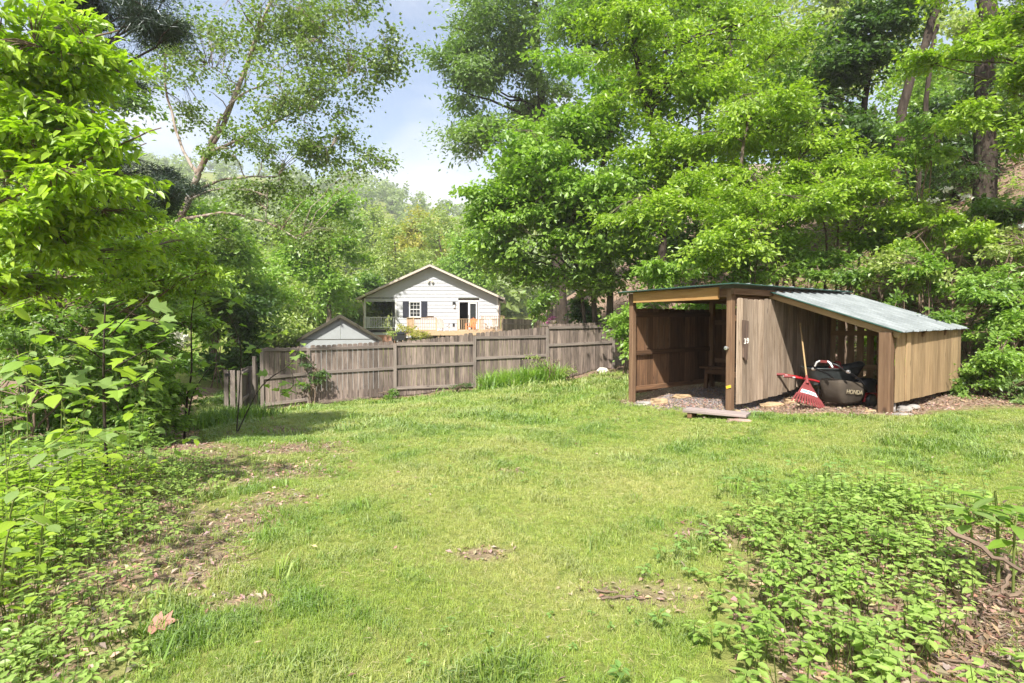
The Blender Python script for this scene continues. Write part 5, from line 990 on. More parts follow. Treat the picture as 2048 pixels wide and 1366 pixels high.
for nm, sh, wr in (('ov', 'ov', .62), ('lob', 'lobed', .95), ('lan', 'ov', .34)):
    for i, (pal, t) in enumerate((('bright', .3), ('bright', .8), ('lime', .6), ('blue', .7), ('mid', .7))):
        a, b = np.array(PAL[pal][0]), np.array(PAL[pal][1]); TPL[nm, i] = leaf_template('large_leaf', sh, 'leafgloss', a + (b - a) * t, wr, droop=.18 + .06 * (i % 3))
def leaf_obj(parent, p, d, n, L, key, name='leaf'):
    o = put(name, TPL[key], parent, p); d = nrm(d); n = nrm(np.asarray(n, float) - d * np.dot(n, d)); s = np.cross(d, n)
    o.rotation_euler = Matrix(((s[0], d[0], n[0]), (s[1], d[1], n[1]), (s[2], d[2], n[2]))).to_euler(); o.scale = (L, L, L); return o
def leafy(name, label, stems, L, kind, seed, cat='sapling', per=6, span=(.35, 1.), pal=(0, 1, 2, 3), whorl=0, lenpet=.10, up=.2, group=None, petiole=True, bark='twig'):
    """stems: list of (pts, r0, r1); leaves alternate along each stem from span[0] to span[1]"""
    rg = np.random.default_rng(seed); base = np.asarray(stems[0][0][0], float); t = thing(name, label, cat, base, group); ac = Acc()
    for pts, r0, r1 in stems:
        pth = smooth_path(pts, 18); rr = np.linspace(r0, r1, 18); ac.tube(pth, rr, 7)
        for j in range(per):
            f = span[0] + (span[1] - span[0]) * (j + .5 * rg.random()) / max(1, per - 1); i = min(17, max(0, int(f * 17))); p = pth[i]; th = j * 2.4 + rg.uniform(-.5, .5) + seed
            d = V3(math.cos(th), math.sin(th), up + rg.normal(0, .18)); q = p + nrm(d) * lenpet * rg.uniform(.6, 1.2)
            if petiole: ac.tube([p, (p + q) / 2 + V3(0, 0, .01), q], [.0035, .003, .0025], 4)
            dd = d + V3(0, 0, -.35 + rg.normal(0, .12)); sz = L * rg.uniform(.7, 1.2) * (1 - .25 * (f > .9)); leaf_obj(t, q, dd, V3(rg.normal(0, .25), rg.normal(0, .25) - .1, 1), sz, (kind, int(rg.choice(pal))))
            if whorl: 
                for w in range(whorl): th2 = th + (w + 1) * 2 * math.pi / (whorl + 1); d2 = V3(math.cos(th2), math.sin(th2), up - .3); leaf_obj(t, p + nrm(d2) * lenpet * .7, d2, V3(rg.normal(0, .2), rg.normal(0, .2), 1), sz * rg.uniform(.7, 1), (kind, int(rg.choice(pal))))
    ac.build('stem', M[bark], t, base, smooth=True); return t
def S(*q, r0=.01, r1=.004, g=False):
    p = [at(*a) for a in q]
    if g: p[0][2] = gz1(p[0][0], p[0][1]) - .02
    return (p, r0, r1)
leafy('sapling', 'tulip poplar sapling with broad green leaves in front of the thicket', [S((208, 900, 5.3), (205, 800, 5.2), (207, 700, 5.1), (212, 600, 5.1), r0=.016, r1=.006, g=True), S((205, 745, 5.2), (255, 720, 4.9), (330, 680, 4.7), r0=.007), S((206, 720, 5.2), (160, 690, 4.9), (90, 665, 4.7), r0=.007), S((206, 790, 5.2), (260, 770, 4.9), (310, 745, 4.8), r0=.006), S((206, 660, 5.1), (270, 640, 4.9), (340, 650, 4.8), r0=.006), S((206, 770, 5.2), (150, 770, 4.9), (70, 780, 4.7), r0=.006), S((207, 690, 5.2), (240, 650, 4.6), (300, 590, 4.5), r0=.006)], .19, 'lob', 301, per=6, span=(.25, 1), pal=(0, 1, 2, 3, 3), lenpet=.07, bark='barkdark')
leafy('sapling', 'two-stemmed sapling with bare lower stems at the lawn edge', [S((365, 848, 9.2), (372, 800, 9.2), (382, 740, 9.1), (383, 640, 9.1), (395, 570, 9.), r0=.022, r1=.006, g=True), S((374, 830, 9.2), (388, 780, 9.1), (430, 720, 9.), r0=.014), S((384, 700, 9.1), (420, 690, 8.9), (470, 690, 8.8), r0=.007), S((383, 660, 9.1), (350, 640, 8.9), (320, 630, 8.8), r0=.007), S((384, 620, 9.1), (430, 600, 8.9), (480, 610, 8.8), r0=.007), S((372, 805, 9.2), (362, 790, 9.1), (352, 778, 9.), r0=.006)], .20, 'lob', 302, per=9, span=(.5, 1), pal=(0, 1, 4), lenpet=.10, bark='barkdark')
leafy('sapling', 'bent maple sapling with pale leaves in front of the fence corner', [S((470, 822, 9.6), (520, 775, 9.5), (580, 728, 9.3), (600, 690, 9.2), r0=.012, r1=.004, g=True), S((470, 822, 9.6), (478, 770, 9.7), (480, 690, 9.8), (455, 620, 9.8), r0=.012, r1=.004, g=True), S((580, 728, 9.3), (585, 770, 9.1), (560, 790, 9.), r0=.005), S((478, 735, 9.7), (520, 690, 9.5), (560, 660, 9.4), r0=.005), S((480, 700, 9.7), (440, 660, 9.6), (420, 640, 9.5), r0=.005)], .17, 'lob', 303, per=8, span=(.4, 1), pal=(0, 1, 2, 3), lenpet=.08, bark='barkdark')
for i, (lb, st, L, per) in enumerate((
    ('arching shrub branch with round leaves over the grey planks', [S((-40, 965, 3.3), (40, 925, 3.2), (110, 880, 3.1), (150, 840, 3.1), r0=0.0044, r1=0.0018), S((60, 915, 3.2), (120, 900, 3.), (190, 905, 2.9), r0=0.0022), S((110, 880, 3.1), (180, 860, 3.1), (250, 870, 3.2), r0=0.0022)], .105, 9),
    ('broad-leaved branch at the frame edge below the beech boughs', [S((-40, 760, 3.6), (30, 735, 3.5), (100, 715, 3.4), (150, 720, 3.4), r0=0.0039, r1=0.0018), S((-40, 640, 3.8), (10, 620, 3.7), (70, 600, 3.6), r0=0.0033), S((20, 740, 3.5), (70, 770, 3.3), (120, 800, 3.2), r0=0.0028)], .115, 9),
    ('low shrub stems with rounded leaves beside the weeds', [S((60, 1080, 3.0), (85, 990, 2.9), (130, 930, 2.8), (200, 915, 2.8), r0=0.0039, r1=0.0018, g=True), S((-20, 1060, 2.8), (20, 1000, 2.7), (90, 990, 2.6), r0=0.0033, g=True), S((80, 1010, 2.9), (120, 1000, 2.6), (170, 1010, 2.6), r0=0.0022), S((-30, 1120, 2.6), (10, 1060, 2.5), (80, 1055, 2.5), r0=0.0028, g=True)], .095, 7),
    ('slender upright shrub shoots with lance leaves at the thicket front', [S((55, 900, 4.2), (50, 800, 4.1), (60, 690, 4.), r0=0.0033, r1=0.0018, g=True), S((130, 880, 4.3), (125, 830, 4.2), (95, 745, 4.1), r0=0.0033, r1=0.0018, g=True), S((160, 900, 4.4), (160, 850, 4.3), (190, 790, 4.2), r0=0.0028, g=True), S((10, 880, 4.2), (0, 810, 4.1), (-20, 740, 4), r0=0.0028, g=True), S((260, 900, 5), (255, 850, 4.9), (280, 800, 4.8), r0=0.0028, g=True)], .11, 10),
    ('bright leafy shoots in front of the dark thicket', [S((40, 900, 5.0), (30, 800, 4.9), (70, 700, 4.8), (60, 630, 4.8), r0=0.0044, r1=0.0018, g=True), S((110, 890, 5.2), (120, 800, 5.1), (110, 720, 5), r0=0.0039, g=True), S((280, 880, 5.6), (285, 800, 5.5), (310, 720, 5.4), r0=0.0039, g=True), S((150, 880, 4.6), (165, 830, 4.5), (150, 770, 4.4), r0=0.0033, g=True), S((-10, 900, 4.4), (20, 860, 4.3), (10, 820, 4.2), r0=0.0033, g=True)], .12, 13),
    ('leafy spicebush stems over the weed bank', [S((300, 930, 5.2), (290, 880, 5.1), (320, 840, 5), r0=0.0028, g=True), S((250, 960, 4.9), (235, 910, 4.8), (180, 870, 4.7), r0=0.0028, g=True), S((330, 930, 5.4), (350, 890, 5.3), (390, 880, 5.2), r0=0.0028, g=True)], .10, 9))):
    leafy('understory_shrub', lb, st, L, 'ov', 310 + i, cat='shrub', per=per, span=(.2, 1), lenpet=.03, pal=(0, 1, 2, 3, 3), group='leafy shrubs at the yard edge', petiole=True, bark='stem')
leafy('pokeweed', 'dark green pokeweed with long leaves at the yard edge beside sticks', [S((2010, 1120, 3.05), (2005, 1050, 3.), (1998, 985, 2.95), r0=.010, r1=.006, g=True), S((1968, 1090, 3.), (1950, 1050, 2.95), (1942, 1022, 2.9), r0=.007, g=True), S((2040, 1120, 2.95), (2040, 1070, 2.9), (2045, 1030, 2.9), r0=.007, g=True)], .17, 'lan', 330, cat='plant', per=12, span=(.45, 1), pal=(0, 3, 4, 4), lenpet=.02, up=.5, bark='stem', petiole=False)
# elder flower heads, pink flowers
def flowers(label, pts, r, col, seed, n=40, grp=None):
    rg = np.random.default_rng(seed); mt = plain_mat('petal_%d' % seed, col, .7, nvar=.1); a = Acc()
    for p in pts:
        q = p + rg.normal(0, .5, (n, 3)) * V3(r, r, r * .35)
        for c in q: a.add(c + rg.normal(0, .25 * r, (3, 3)), [[0, 1, 2]])
    return tag(a.build('flower_head', mt), label, 'flower', grp)
flowers('flat white elder flower heads in the thicket', [at(349, 668, 10.6), at(362, 676, 10.6), at(360, 690, 10.5), at(330, 738, 9.8)], .14, (.75, .74, .62), 1)
flowers('pink blossoms peeping over the fence top', [at(1100, 638, 19.5), at(1094, 645, 19.4), at(1107, 634, 19.5)], .10, (.62, .22, .42), 2)
flowers('white flowered bramble heads on the upper bank', [at(1890, 380, 11), at(1925, 395, 11), at(1862, 402, 11), at(2044, 455, 10.4)], .10, (.72, .72, .64), 3)
# daylily clump at the fence
def blades(name, label, pts, n, L, W, pal, seed, lean=.6, cat='plant', kind=None, parent=None, spread=.1):
    rg = np.random.default_rng(seed); base = np.repeat(pts, n, 0) + rg.normal(0, 1, (len(pts) * n, 3)) * V3(spread, spread, 0); base[:, 2] = gz(base[:, 0], base[:, 1]); m_ = len(base); th = rg.uniform(0, 6.283, m_); h = V3(0, 0, 1) + 0 * base; d = np.stack([np.cos(th), np.sin(th), 0 * th], 1)
    Ls = L * rg.uniform(.6, 1.25, m_)[:, None]; ln = lean * rg.uniform(.4, 1.3, m_)[:, None]; sd = np.cross(d, V3(0, 0, 1)); k = 5; V = []
    for j in range(k):
        f = j / (k - 1); c = base + h * Ls * (f - .45 * ln * f ** 2.2) + d * Ls * ln * f ** 1.7; w = W * (1 - f ** 2 * .97) * .5; V += [c - sd * w, c + sd * w]
    V = np.stack(V, 1).reshape(-1, 3); b = np.arange(m_)[:, None] * 2 * k; F = np.concatenate([b + [2 * j, 2 * j + 1, 2 * j + 3, 2 * j + 2] for j in range(k - 1)], 1).reshape(-1, 4); TRI[0] += len(F) * 2
    col = np.repeat(leaf_cols(pal, rg.random(m_), rg), k - 1, 0); org = pts.mean(0); o = put(name, mk_mesh(name, V - org, [F], [M['leaf']], {'col': ('FLOAT_COLOR', 'FACE', col)}), parent, org)
    return tag(o, label, cat, None, kind) if label else o
rg = np.random.default_rng(77)
pl = np.array([at(px, 770 + 8 * math.sin(px), 16.6) for px in np.linspace(968, 1118, 46)]); pl[:, 1] += rg.uniform(-.5, .35, 46) + np.linspace(.0, .5, 46)
dl = thing('daylily_clump', 'bright green clump of daylily leaves growing against the fence', 'plant', on(pl[:, 0].mean(), pl[:, 1].mean())); blades('foliage', None, pl, 34, .70, .03, 'bright', 78, parent=dl, spread=.12)
shrub('fence_weeds', 'wispy weeds among the daylilies at the fence', 1140, 752, 16.9, 26, 22, .3, 16, 'pale', 196, n=24, size=.06, spread=.16, cat='weeds'); shrub('trailing_vine', 'thin trailing vine over the daylily clump', 1100, 716, 16.6, 60, 8, .2, 22, 'pale', 197, n=10, size=.06, spread=.16, cat='vine'); shrub('fence_weeds', 'brown-stemmed weeds before the second tall fence panel', 915, 772, 16.5, 30, 12, .3, 20, 'dark', 198, n=22, size=.05, spread=.14, cat='weeds')
# low weed bank before the gate
pl = np.array([at(px, 838, 11.2) for px in np.linspace(380, 515, 30)]); pl[:, 1] += rg.uniform(-.7, .7, 30); o = blades('weed_bank', 'tuft of tall green grass and weeds on the lawn before the gate', pl, 26, .34, .02, 'mid', 79, cat=None, kind='stuff', spread=.2)
# planks at the frame edge
wk = thing('plank_walkway', 'weathered plank walkway half hidden by leaves at the frame edge', 'walkway', on(-5.3, 5.6))
for j in range(4): beam('plank', V3(-6.2, 5.35 + .15 * j, .10), V3(-4.55, 5.55 + .15 * j, .09), .14, .035, M['step'], wk, side=V3(-.12, .99, 0))
for x in (-6, -4.8): beam('bearer', V3(x, 5.4, .04), V3(x, 6.1, .04), .05, .07, M['shed_brown'], wk)

# ------------------------------------------------------------------ ground cover, fallen leaves, grass
def weeds(name, label, poly, dens, hgt, L, pal, seed, wr=.62, thin=None, nl=8, shape='ovate'):
    """soft-stemmed weeds: a stem and tiers of leaves"""
    rg = np.random.default_rng(seed); pa = np.array([q[:2] for q in poly]); lo, hi = pa.min(0), pa.max(0); n = int(np.prod(hi - lo) * dens); x = rg.uniform(lo[0], hi[0], n); y = rg.uniform(lo[1], hi[1], n); ok = inpoly(x, y, poly)
    ed = seg_d(x, y, list(poly) + [poly[0]]); ok &= rg.random(n) < np.clip(.15 + ed / .6, 0, 1)
    if thin is not None: ok &= rg.random(n) < thin(x, y)
    x, y, ed = x[ok], y[ok], ed[ok]; z = gz(x, y); n = len(x); h = hgt * rg.uniform(.45, 1.2, n) * np.clip(.45 + ed / .5, 0, 1); base = np.stack([x, y, z], 1); lean = rg.normal(0, .14, (n, 2)) * h[:, None]; top = base + np.concatenate([lean, h[:, None]], 1)
    V = []; w = .0022 + .006 * hgt * .6
    for s in range(3): a = s * 2.094; V += [base + V3(math.cos(a), math.sin(a), 0) * w]
    for s in range(3): a = s * 2.094; V += [top + V3(math.cos(a), math.sin(a), 0) * w * .5]
    V = np.stack(V, 1).reshape(-1, 3); b = np.arange(n)[:, None] * 6; F = np.concatenate([b + [0, 1, 4, 3], b + [1, 2, 5, 4], b + [2, 0, 3, 5]], 1).reshape(-1, 4); sc_ = np.tile([.15, .20, .045, 1], (len(F), 1))
    f = np.tile(np.array([1., .98, .93, .96, .80, .84, .62, .66])[:nl], (n, 1)) + rg.normal(0, .03, (n, nl)); th = rg.uniform(0, 6.283, (n, 1)) + np.arange(nl) * 2.4 + rg.normal(0, .3, (n, nl)); d = np.stack([np.cos(th), np.sin(th), rg.normal(-.02, .15, (n, nl))], -1)
    p = base[:, None] + (top - base)[:, None] * np.minimum(f, 1)[..., None] + d * (.2 * L); Ls = (L * rg.uniform(.6, 1.2, (n, nl)) * np.where(f > .95, .8, 1)).ravel(); Nn = V3(0, 0, 1) + rg.normal(0, .18, (n * nl, 3))
    V2, F2, k = leaf_geo(p.reshape(-1, 3), d.reshape(-1, 3), Nn, Ls, Ls * wr, shape, .12, .10); t = np.clip(.5 + .35 * vnoise(x, y, .5, 4) + rg.normal(0, .15, n), 0, 1); col = leaf_cols(pal, np.repeat(t, nl) * .5 + rg.random(n * nl) * .5, rg)
    fc = np.concatenate([sc_, np.repeat(col, 2, 0), np.repeat(col, 2, 0)]) if shape == 'ovate' else np.concatenate([sc_, np.repeat(col, 2, 0)])
    allF = [F] + [q + len(V) for q in F2]; TRI[0] += sum(len(q) * (q.shape[1] - 2) for q in allF); org = V3(x.mean(), y.mean(), 0)
    o = put(name, mk_mesh(name, np.concatenate([V, V2]) - org, allF, [M['leaf']], {'col': ('FLOAT_COLOR', 'FACE', fc)}), None, org); return tag(o, label, None, None, 'stuff')
JEW = [(.55, 1.2), (.62, 2.2), (.95, 2.85), (1.25, 3.6), (1.8, 4.3), (3.0, 4.7), (3.7, 4.0), (3.0, 3.0), (2.2, 2.2), (1.9, 1.2)]
weeds('jewelweed', 'dense pale green jewelweed patch in the near corner', JEW, 200, .22, .054, 'jewel', 401, thin=lambda x, y: np.clip(1.25 - .9 * np.maximum(0, x / np.maximum(y, .5) - .62) * 4, .12, 1))
weeds('stray_jewelweed', 'stray jewelweed seedlings thinning out into the lawn', [(.2, 1.2), (.3, 2.2), (.6, 2.9), (.95, 3.8), (1.5, 4.8), (3.0, 5.3), (4.4, 4.8), (3.7, 3.8), (1.9, 3.9), (1.2, 3.2), (.8, 2.2), (.7, 1.2)], 26, .15, .048, 'weed', 409)
weeds('nettle_weeds', 'taller pointed-leaved weeds standing among the jewelweed', JEW, 10, .30, .07, 'bright', 410, wr=.4)
weeds('weedy_plants', 'scattered small weeds among leaves at the near corner', [(1.7, 1.2), (2.0, 2.2), (2.9, 3.1), (3.5, 3.6), (4.4, 3.4), (3.6, 2)], 22, .28, .08, 'jewel', 402)
WL = [(-1.45, 1.4), (-1.5, 2.4), (-1.85, 3.0), (-2.1, 3.4), (-2.45, 4.2), (-2.65, 5.2), (-3.0, 6.1), (-3.9, 6.8), (-5.0, 6.2), (-4.4, 4), (-3.4, 2.4), (-2.6, 1.4)]
weeds('weed_cover', 'low leafy weeds spreading along the edge of the lawn', WL, 230, .14, .046, 'jewel', 403, thin=lambda x, y: np.clip(.75 + .5 * vnoise(x, y, .6, 8), .15, 1), nl=6)
weeds('tall_weeds', 'taller leafy weeds mounding up at the frame edge', [(-1.9, 1.6), (-2.05, 2.6), (-2.4, 3.4), (-2.9, 4.4), (-3.3, 5.4), (-4.6, 6.2), (-5.4, 5), (-4, 3.2), (-3, 1.6)], 95, .36, .075, 'lime', 408)
weeds('woodland_weeds', 'green weeds growing under the thicket', [(-4, 6.4), (-4.8, 7.8), (-6, 9.6), (-9, 11.5), (-12, 10), (-8, 5), (-5, 4)], 90, .28, .085, 'mid', 404, shape='rhomb')
weeds('bank_weeds', 'leafy weeds covering the foot of the wooded bank', [(7.0, 8.6), (7.6, 8.3), (8.6, 7.9), (10.5, 6.6), (14, 8), (13, 13), (9, 14), (7.4, 12), (7.1, 10)], 60, .34, .10, 'mid', 405, shape='rhomb')
weeds('upper_bank_weeds', 'ferns and seedlings scattered over the shaded slope', [(7.2, 12), (13, 12), (16, 22), (6.2, 24), (5.5, 16)], 14, .45, .14, 'bright', 406, shape='rhomb')
weeds('clover', 'small broad-leaved weeds dotted through the lawn', [(q[0], q[1]) for q in LAWN if q[1] < 16 or q[0] > -6], 26, .04, .026, 'weed', 407, thin=lambda x, y: np.clip(vnoise(x, y, .8, 3) * 1.5, 0, 1), nl=6)

def litter(name, label, n, region, L, seed, weight=None, lift=.012, cols=((.18, .115, .08), (.46, .34, .26))):
    rg = np.random.default_rng(seed); x = rg.uniform(region[0], region[1], n); y = rg.uniform(region[2], region[3], n); ok = rg.random(n) < (lit_mask(x, y) if weight is None else weight(x, y)); x, y = x[ok], y[ok]; n = len(x); z = gz(x, y) + rg.uniform(.004, lift, n)
    th = rg.uniform(0, 6.283, n); D = np.stack([np.cos(th), np.sin(th), rg.normal(0, .25, n)], 1); Nn = V3(0, 0, 1) + rg.normal(0, .35, (n, 3)); Ls = L * rg.uniform(.5, 1.3, n); V, F, k = leaf_geo(np.stack([x, y, z], 1), D, Nn, Ls, Ls * rg.uniform(.28, .62, n), 'rhomb', .34, -.2)
    a, b = np.array(cols[0]), np.array(cols[1]); c = a + (b - a) * rg.random((n, 1)) ** 1.1; c = c * rg.uniform(.8, 1.2, (n, 3)); TRI[0] += 2 * n
    org = V3(x.mean(), y.mean(), 0); return tag(put(name, mk_mesh(name, V - org, F, [M['dry']], {'col': ('FLOAT_COLOR', 'FACE', np.repeat(np.concatenate([c, np.ones((n, 1))], 1), 2, 0))}), None, org), label, None, None, 'stuff')
litter('leaf_litter', 'brown fallen leaves around the yard, shed and fence', 230000, (-6, 9.5, 1.5, 20), .042, 501)
litter('bank_leaf_litter', 'brown fallen leaves covering the wooded bank', 26000, (2, 26, 7, 46), .16, 502, weight=lambda x, y: np.clip((x - np.interp(y, HBY, HBX)) * 1.5, 0, 1), lift=.05, cols=((.10, .055, .03), (.34, .22, .14)))
litter('lawn_leaves', 'scattered dry leaves lying on the grass', 900, (-2.4, 8, 2.2, 17), .042, 503, weight=lambda x, y: inpoly(x, y, LAWN) * np.clip(.35 + .5 * vnoise(x, y, 1.2, 9), 0, 1), lift=.05)
litter('corner_leaves', 'brown leaves under the jewelweed in the near corner', 9000, (1., 4.5, 1.3, 4.2), .045, 504, weight=lambda x, y: np.clip((x / y - .35) * 2.2, .1, 1), lift=.03, cols=((.10, .06, .042), (.31, .21, .15)))
def thatch(n, seed):
    rg = np.random.default_rng(seed); y = 1.9 + 9 * rg.random(n) ** 1.6; x = rg.uniform(-1, 1, n) * (y * .95 + .3); ok = (inpoly(x, y, LAWN)) & (rg.random(n) < np.clip(.45 + .6 * vnoise(x, y, .4, 6), 0, 1)); x, y = x[ok], y[ok]; n = len(x); th = rg.uniform(0, 6.283, n); D = np.stack([np.cos(th), np.sin(th), rg.normal(.12, .2, n)], 1); Ls = rg.uniform(.02, .065, n)
    V, F, k = leaf_geo(np.stack([x, y, gz(x, y) + rg.uniform(.008, .03, n)], 1), D, V3(0, 0, 1) + rg.normal(0, .4, (n, 3)), Ls, rg.uniform(.0015, .003, n), 'needle'); c = np.array([.48, .40, .22]) * rg.uniform(.5, 1.2, (n, 1)); TRI[0] += n
    return tag(put('thatch', mk_mesh('thatch', V, F, [M['dry']], {'col': ('FLOAT_COLOR', 'FACE', np.concatenate([c, np.ones((n, 1))], 1))})), 'dry straw blades lying through the lawn', None, None, 'stuff')
thatch(26000, 505)
# the one large leaf on the grass, and sticks
bl = at(315, 1266, 2.62); bl[2] = gz1(bl[0], bl[1]) + .045; big = put('dead_leaf', mk_mesh('dead_leaf', *(lambda r: (r[0], r[1]))(leaf_geo(V3(-.07, 0, 0)[None], V3(1, .25, .05)[None], V3(-.1, -.35, 1)[None], np.array([.13]), np.array([.12]), 'lobed', .12, -.1)), [M['dry']], {'col': ('FLOAT_COLOR', 'FACE', np.tile([.36, .19, .14, 1], (6, 1)))}), None, bl); tag(big, 'large pinkish brown dead leaf lying on the near grass', 'leaf')
rg = np.random.default_rng(88)
STK = [([(1905, 1060, 2.75), (1985, 1110, 2.6), (2060, 1150, 2.5)], .012, 'thick dark broken stick propped at the frame edge'), ([(2022, 1120, 2.62), (2028, 1160, 2.55), (2018, 1195, 2.5)], .009, 'short dark twig below the propped stick'), ([(1890, 1262, 2.4), (2000, 1285, 2.35), (2060, 1310, 2.3)], .006, 'thin grey twig lying across the corner leaves'), ([(1205, 1228, 2.95), (1250, 1214, 2.98), (1290, 1222, 2.95)], .008, 'pale forked stick lying on the lawn'), ([(1195, 1198, 3.05), (1240, 1203, 3.02)], .006, 'small pale stick on the lawn above the forked one'),
       ([(1990, 1160, 2.9), (2060, 1135, 2.9)], .013, 'brown stick behind the dark broken stick'), ([(1980, 1366, 2.0), (2010, 1320, 2.05), (2040, 1290, 2.1)], .009, 'grey branch end in the bottom corner')]
for pts, r, lb in STK:
    p = np.array([at(*q) for q in pts]); g = gz(p[:, 0], p[:, 1]); p[:, 2] = np.maximum(p[:, 2], g + r) if 'propped' in lb or 'below' in lb else g + r + .012; pth = smooth_path(p, 8); pth[1:-1] += rg.normal(0, r * .5, (6, 3)); V_, F_ = tube_v(pth, np.linspace(r, r * .7, 8), 6); tag(world_mesh('stick', V_, [F_, np.array([list(range(6)), list(range(47, 41, -1))])], M['twig'], None, p[0]), lb, 'stick', 'sticks on the ground')
ac = Acc()
for i in range(240):
    px = rg.choice([rg.uniform(290, 480), rg.uniform(1850, 2060)], p=[.5, .5]); py = rg.uniform(1010, 1140) if px < 900 else rg.uniform(1130, 1340); y = 1.5 * 1120 / (py - 650); c = at(px, py, y); th = rg.uniform(0, 6.28); d = V3(math.cos(th), math.sin(th), rg.normal(0, .08)) * rg.uniform(.04, .16); c[2] = gz1(c[0], c[1]) + .015; ac.tube([c - d, c + rg.normal(0, .006, 3), c + d], [.003, .0028, .002], 4)
tag(ac.build('twig_litter', M['twig']), 'thin dry twigs and stalks scattered over bare patches', None, None, 'stuff')
# gravel in the open bay
n = 5200; x = rg.uniform(1.7, 5.6, n); y = rg.uniform(7.8, 11.3, n); ok = inpoly(x, y, GRAVEL); x, y = x[ok], y[ok]; n = len(x); r = rg.uniform(.008, .02, n)[:, None, None]; th = rg.uniform(0, 6.28, n)
oct_ = np.array([[1, 0, 0], [0, 1, 0], [-1, 0, 0], [0, -1, 0], [0, 0, 1.], [0, 0, -1]]) ; Vg = (oct_[None] * rg.uniform(.6, 1.2, (n, 6, 1))) * r * V3(1, 1, .7); Vg = np.stack([Vg[..., 0] * np.cos(th)[:, None] - Vg[..., 1] * np.sin(th)[:, None], Vg[..., 0] * np.sin(th)[:, None] + Vg[..., 1] * np.cos(th)[:, None], Vg[..., 2]], -1) + np.stack([x, y, gz(x, y) + .005], 1)[:, None]
b = np.arange(n)[:, None] * 6; F = np.concatenate([b + f for f in ([0, 1, 4], [1, 2, 4], [2, 3, 4], [3, 0, 4], [1, 0, 5], [2, 1, 5], [3, 2, 5], [0, 3, 5])], 1).reshape(-1, 3); tn = rg.uniform(.6, 1.3, (n, 1)) * np.array([[.28, .25, .25]]); TRI[0] += len(F)
mg = leaf_mat('gravel_chip', .0, .02, .6); tag(put('gravel', mk_mesh('gravel', Vg.reshape(-1, 3), [F], [mg], {'col': ('FLOAT_COLOR', 'FACE', np.repeat(np.concatenate([tn, np.ones((n, 1))], 1), 8, 0))})), 'violet grey gravel floor of the open shed bay', None, None, 'stuff')

# lawn grass: tufts set on points
tufts = bpy.data.collections.new('tuft_kinds'); NTU = 5
for k in range(NTU):
    rg = np.random.default_rng(600 + k); nb = 22; V, F = [], []
    for i in range(nb):
        th, ln = rg.uniform(0, 6.283), rg.uniform(.2, 1.0); h = rg.uniform(.5, 1.1) * (1 if k < 4 else 1.3); d = V3(math.cos(th), math.sin(th), 0); b0 = V3(rg.normal(0, .45), rg.normal(0, .45), 0); w = rg.uniform(.028, .05); s = V3(-d[1], d[0], 0); o = len(V)
        m_ = b0 + d * ln * .3 * h + V3(0, 0, .6 * h); t_ = b0 + d * ln * .95 * h + V3(0, 0, h * (1 - .35 * ln)); V += [b0 - s * w, b0 + s * w, m_ + s * w * .8, m_ - s * w * .8, t_]; F.append([o, o + 1, o + 2, o + 3]); F.append([o + 3, o + 2, o + 4, o + 4])
    q4 = np.array([f for f in F if f[2] != f[3]]); t3 = np.array([f[:3] for f in F if f[2] == f[3]]); ob = bpy.data.objects.new('grass_tuft_kind', mk_mesh('tuft', V, [q4, t3], [M['grass']])); tufts.objects.link(ob)
rg = np.random.default_rng(700); XY = []
for (y0, y1, dens) in ((1.6, 3.2, 1700), (3.2, 5, 1000), (5, 8, 520), (8, 12, 260), (12, 25, 100)):
    x = rg.uniform(-13, 10.5, int((y1 - y0) * 23.5 * dens)); y = rg.uniform(y0, y1, len(x)); vis = np.abs(x) < y * .96 + .6; x, y = x[vis], y[vis]; ok = inpoly(x, y, LAWN) & (rg.random(len(x)) > lit_mask(x, y) * 1.02 - .03); XY.append(np.stack([x[ok], y[ok], np.full(ok.sum(), dens ** -.5)], 1))
# thin grass among the edge weeds
x = rg.uniform(-4, 4.5, 9000); y = rg.uniform(1.6, 7, 9000); ok = ~inpoly(x, y, LAWN) & (rg.random(9000) < .7) & (np.abs(x) < y * .96 + .5) & (np.abs(x) > .8); XY.append(np.stack([x[ok], y[ok], np.full(ok.sum(), .045)], 1))
XY = np.concatenate(XY); x, y = XY[:, 0], XY[:, 1]; n = len(x); clump = np.clip(.35 + .5 * vnoise(x, y, .16, 1) + .4 * vnoise(x, y, .5, 2) + .25 * vnoise(x, y, 1.9, 4), 0, 1.3); dry = np.clip(.1 + .42 * vnoise(x, y, .45, 6) + .35 * vnoise(x, y, 2.6, 7) + .15 * rg.normal(0, 1, n), 0, 1); hgt = (.026 + .036 * clump ** 1.6) * rg.uniform(.7, 1.3, n) * (1 + .5 * (y > 9)); near = np.clip((XY[:, 2] / .027), 1, 3.2)
tall = rg.random(n) < .05 * (clump > .45); hgt = np.where(tall, hgt * rg.uniform(1.3, 2.0, n), hgt); clump = np.where(tall, 1.2, clump); scl = np.stack([hgt * .85 * near ** .9, hgt * .85 * near ** .9, hgt * (1 + .12 * (near - 1))], 1)
ca, cb, cd = np.array([.15, .26, .03]), np.array([.365, .45, .078]), np.array([.56, .50, .22]); t = np.clip(.75 - .55 * clump + rg.normal(0, .15, n), 0, 1)[:, None]; col = (ca + (cb - ca) * t); col = col + (cd - col) * (dry * .8)[:, None]; col = np.concatenate([col * rg.uniform(.85, 1.15, (n, 1)), np.ones((n, 1))], 1)
gm = mk_mesh('grass', np.stack([x, y, gz(x, y) - .004], 1), [], [M['grass']], {'rot': ('FLOAT_VECTOR', 'POINT', np.stack([rg.normal(0, .12, n), rg.normal(0, .12, n), rg.uniform(0, 6.283, n)], 1)), 'scl': ('FLOAT_VECTOR', 'POINT', scl), 'tone': ('FLOAT_COLOR', 'POINT', col), 'kind_of': ('INT', 'POINT', rg.integers(0, NTU, n))})
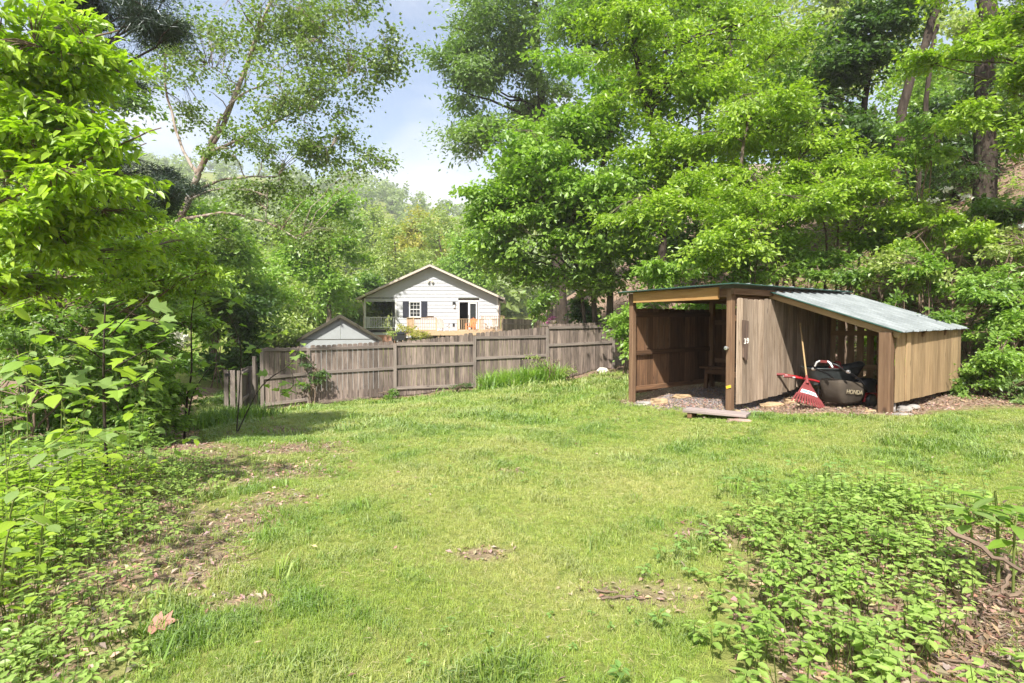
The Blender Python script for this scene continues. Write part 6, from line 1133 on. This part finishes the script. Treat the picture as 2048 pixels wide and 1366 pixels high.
grass = tag(put('grass', gm), 'short patchy lawn grass with yellow and green tufts', None, None, 'stuff')
ng = bpy.data.node_groups.new('set_tufts', 'GeometryNodeTree'); ng.interface.new_socket('Geometry', in_out='INPUT', socket_type='NodeSocketGeometry'); ng.interface.new_socket('Geometry', in_out='OUTPUT', socket_type='NodeSocketGeometry')
gi, go = ng.nodes.new('NodeGroupInput'), ng.nodes.new('NodeGroupOutput'); ip = ng.nodes.new('GeometryNodeInstanceOnPoints'); ci = ng.nodes.new('GeometryNodeCollectionInfo'); ci.inputs['Collection'].default_value = tufts; ci.inputs['Separate Children'].default_value = True; ci.inputs['Reset Children'].default_value = True; ip.inputs['Pick Instance'].default_value = True
def na(nm, ty): q = ng.nodes.new('GeometryNodeInputNamedAttribute'); q.data_type = ty; q.inputs['Name'].default_value = nm; return next(s for s in q.outputs if s.enabled and s.name == 'Attribute')
L_ = ng.links.new; L_(gi.outputs[0], ip.inputs['Points']); L_(ci.outputs[0], ip.inputs['Instance']); L_(na('rot', 'FLOAT_VECTOR'), ip.inputs['Rotation']); L_(na('scl', 'FLOAT_VECTOR'), ip.inputs['Scale']); L_(na('kind_of', 'INT'), ip.inputs['Instance Index']); L_(ip.outputs[0], go.inputs[0])
md = grass.modifiers.new('tufts', 'NODES'); md.node_group = ng
print('foliage triangles', TRI[0], 'tufts', n)

# ------------------------------------------------------------------ the air over the valley
m, nt, out = mat_new('thin_haze'); pv = nt.nodes.new('ShaderNodeVolumePrincipled'); pv.inputs['Color'].default_value = (.95, .96, .98, 1); pv.inputs['Density'].default_value = .0009; pv.inputs['Anisotropy'].default_value = .2
nt.links.new(pv.outputs[0], out.inputs['Volume'])
a = Acc(); a.box((0, 300, 55), V3(1, 0, 0), V3(0, 1, 0), V3(0, 0, 1), 1800, 1500, 133); hz_ = a.build('haze', m); tag(hz_, 'thin pale haze over the valley', None, None, 'stuff')
scene.cycles.volume_bounces = 0; scene.cycles.volume_step_rate = 4; scene.cycles.volume_max_steps = 64
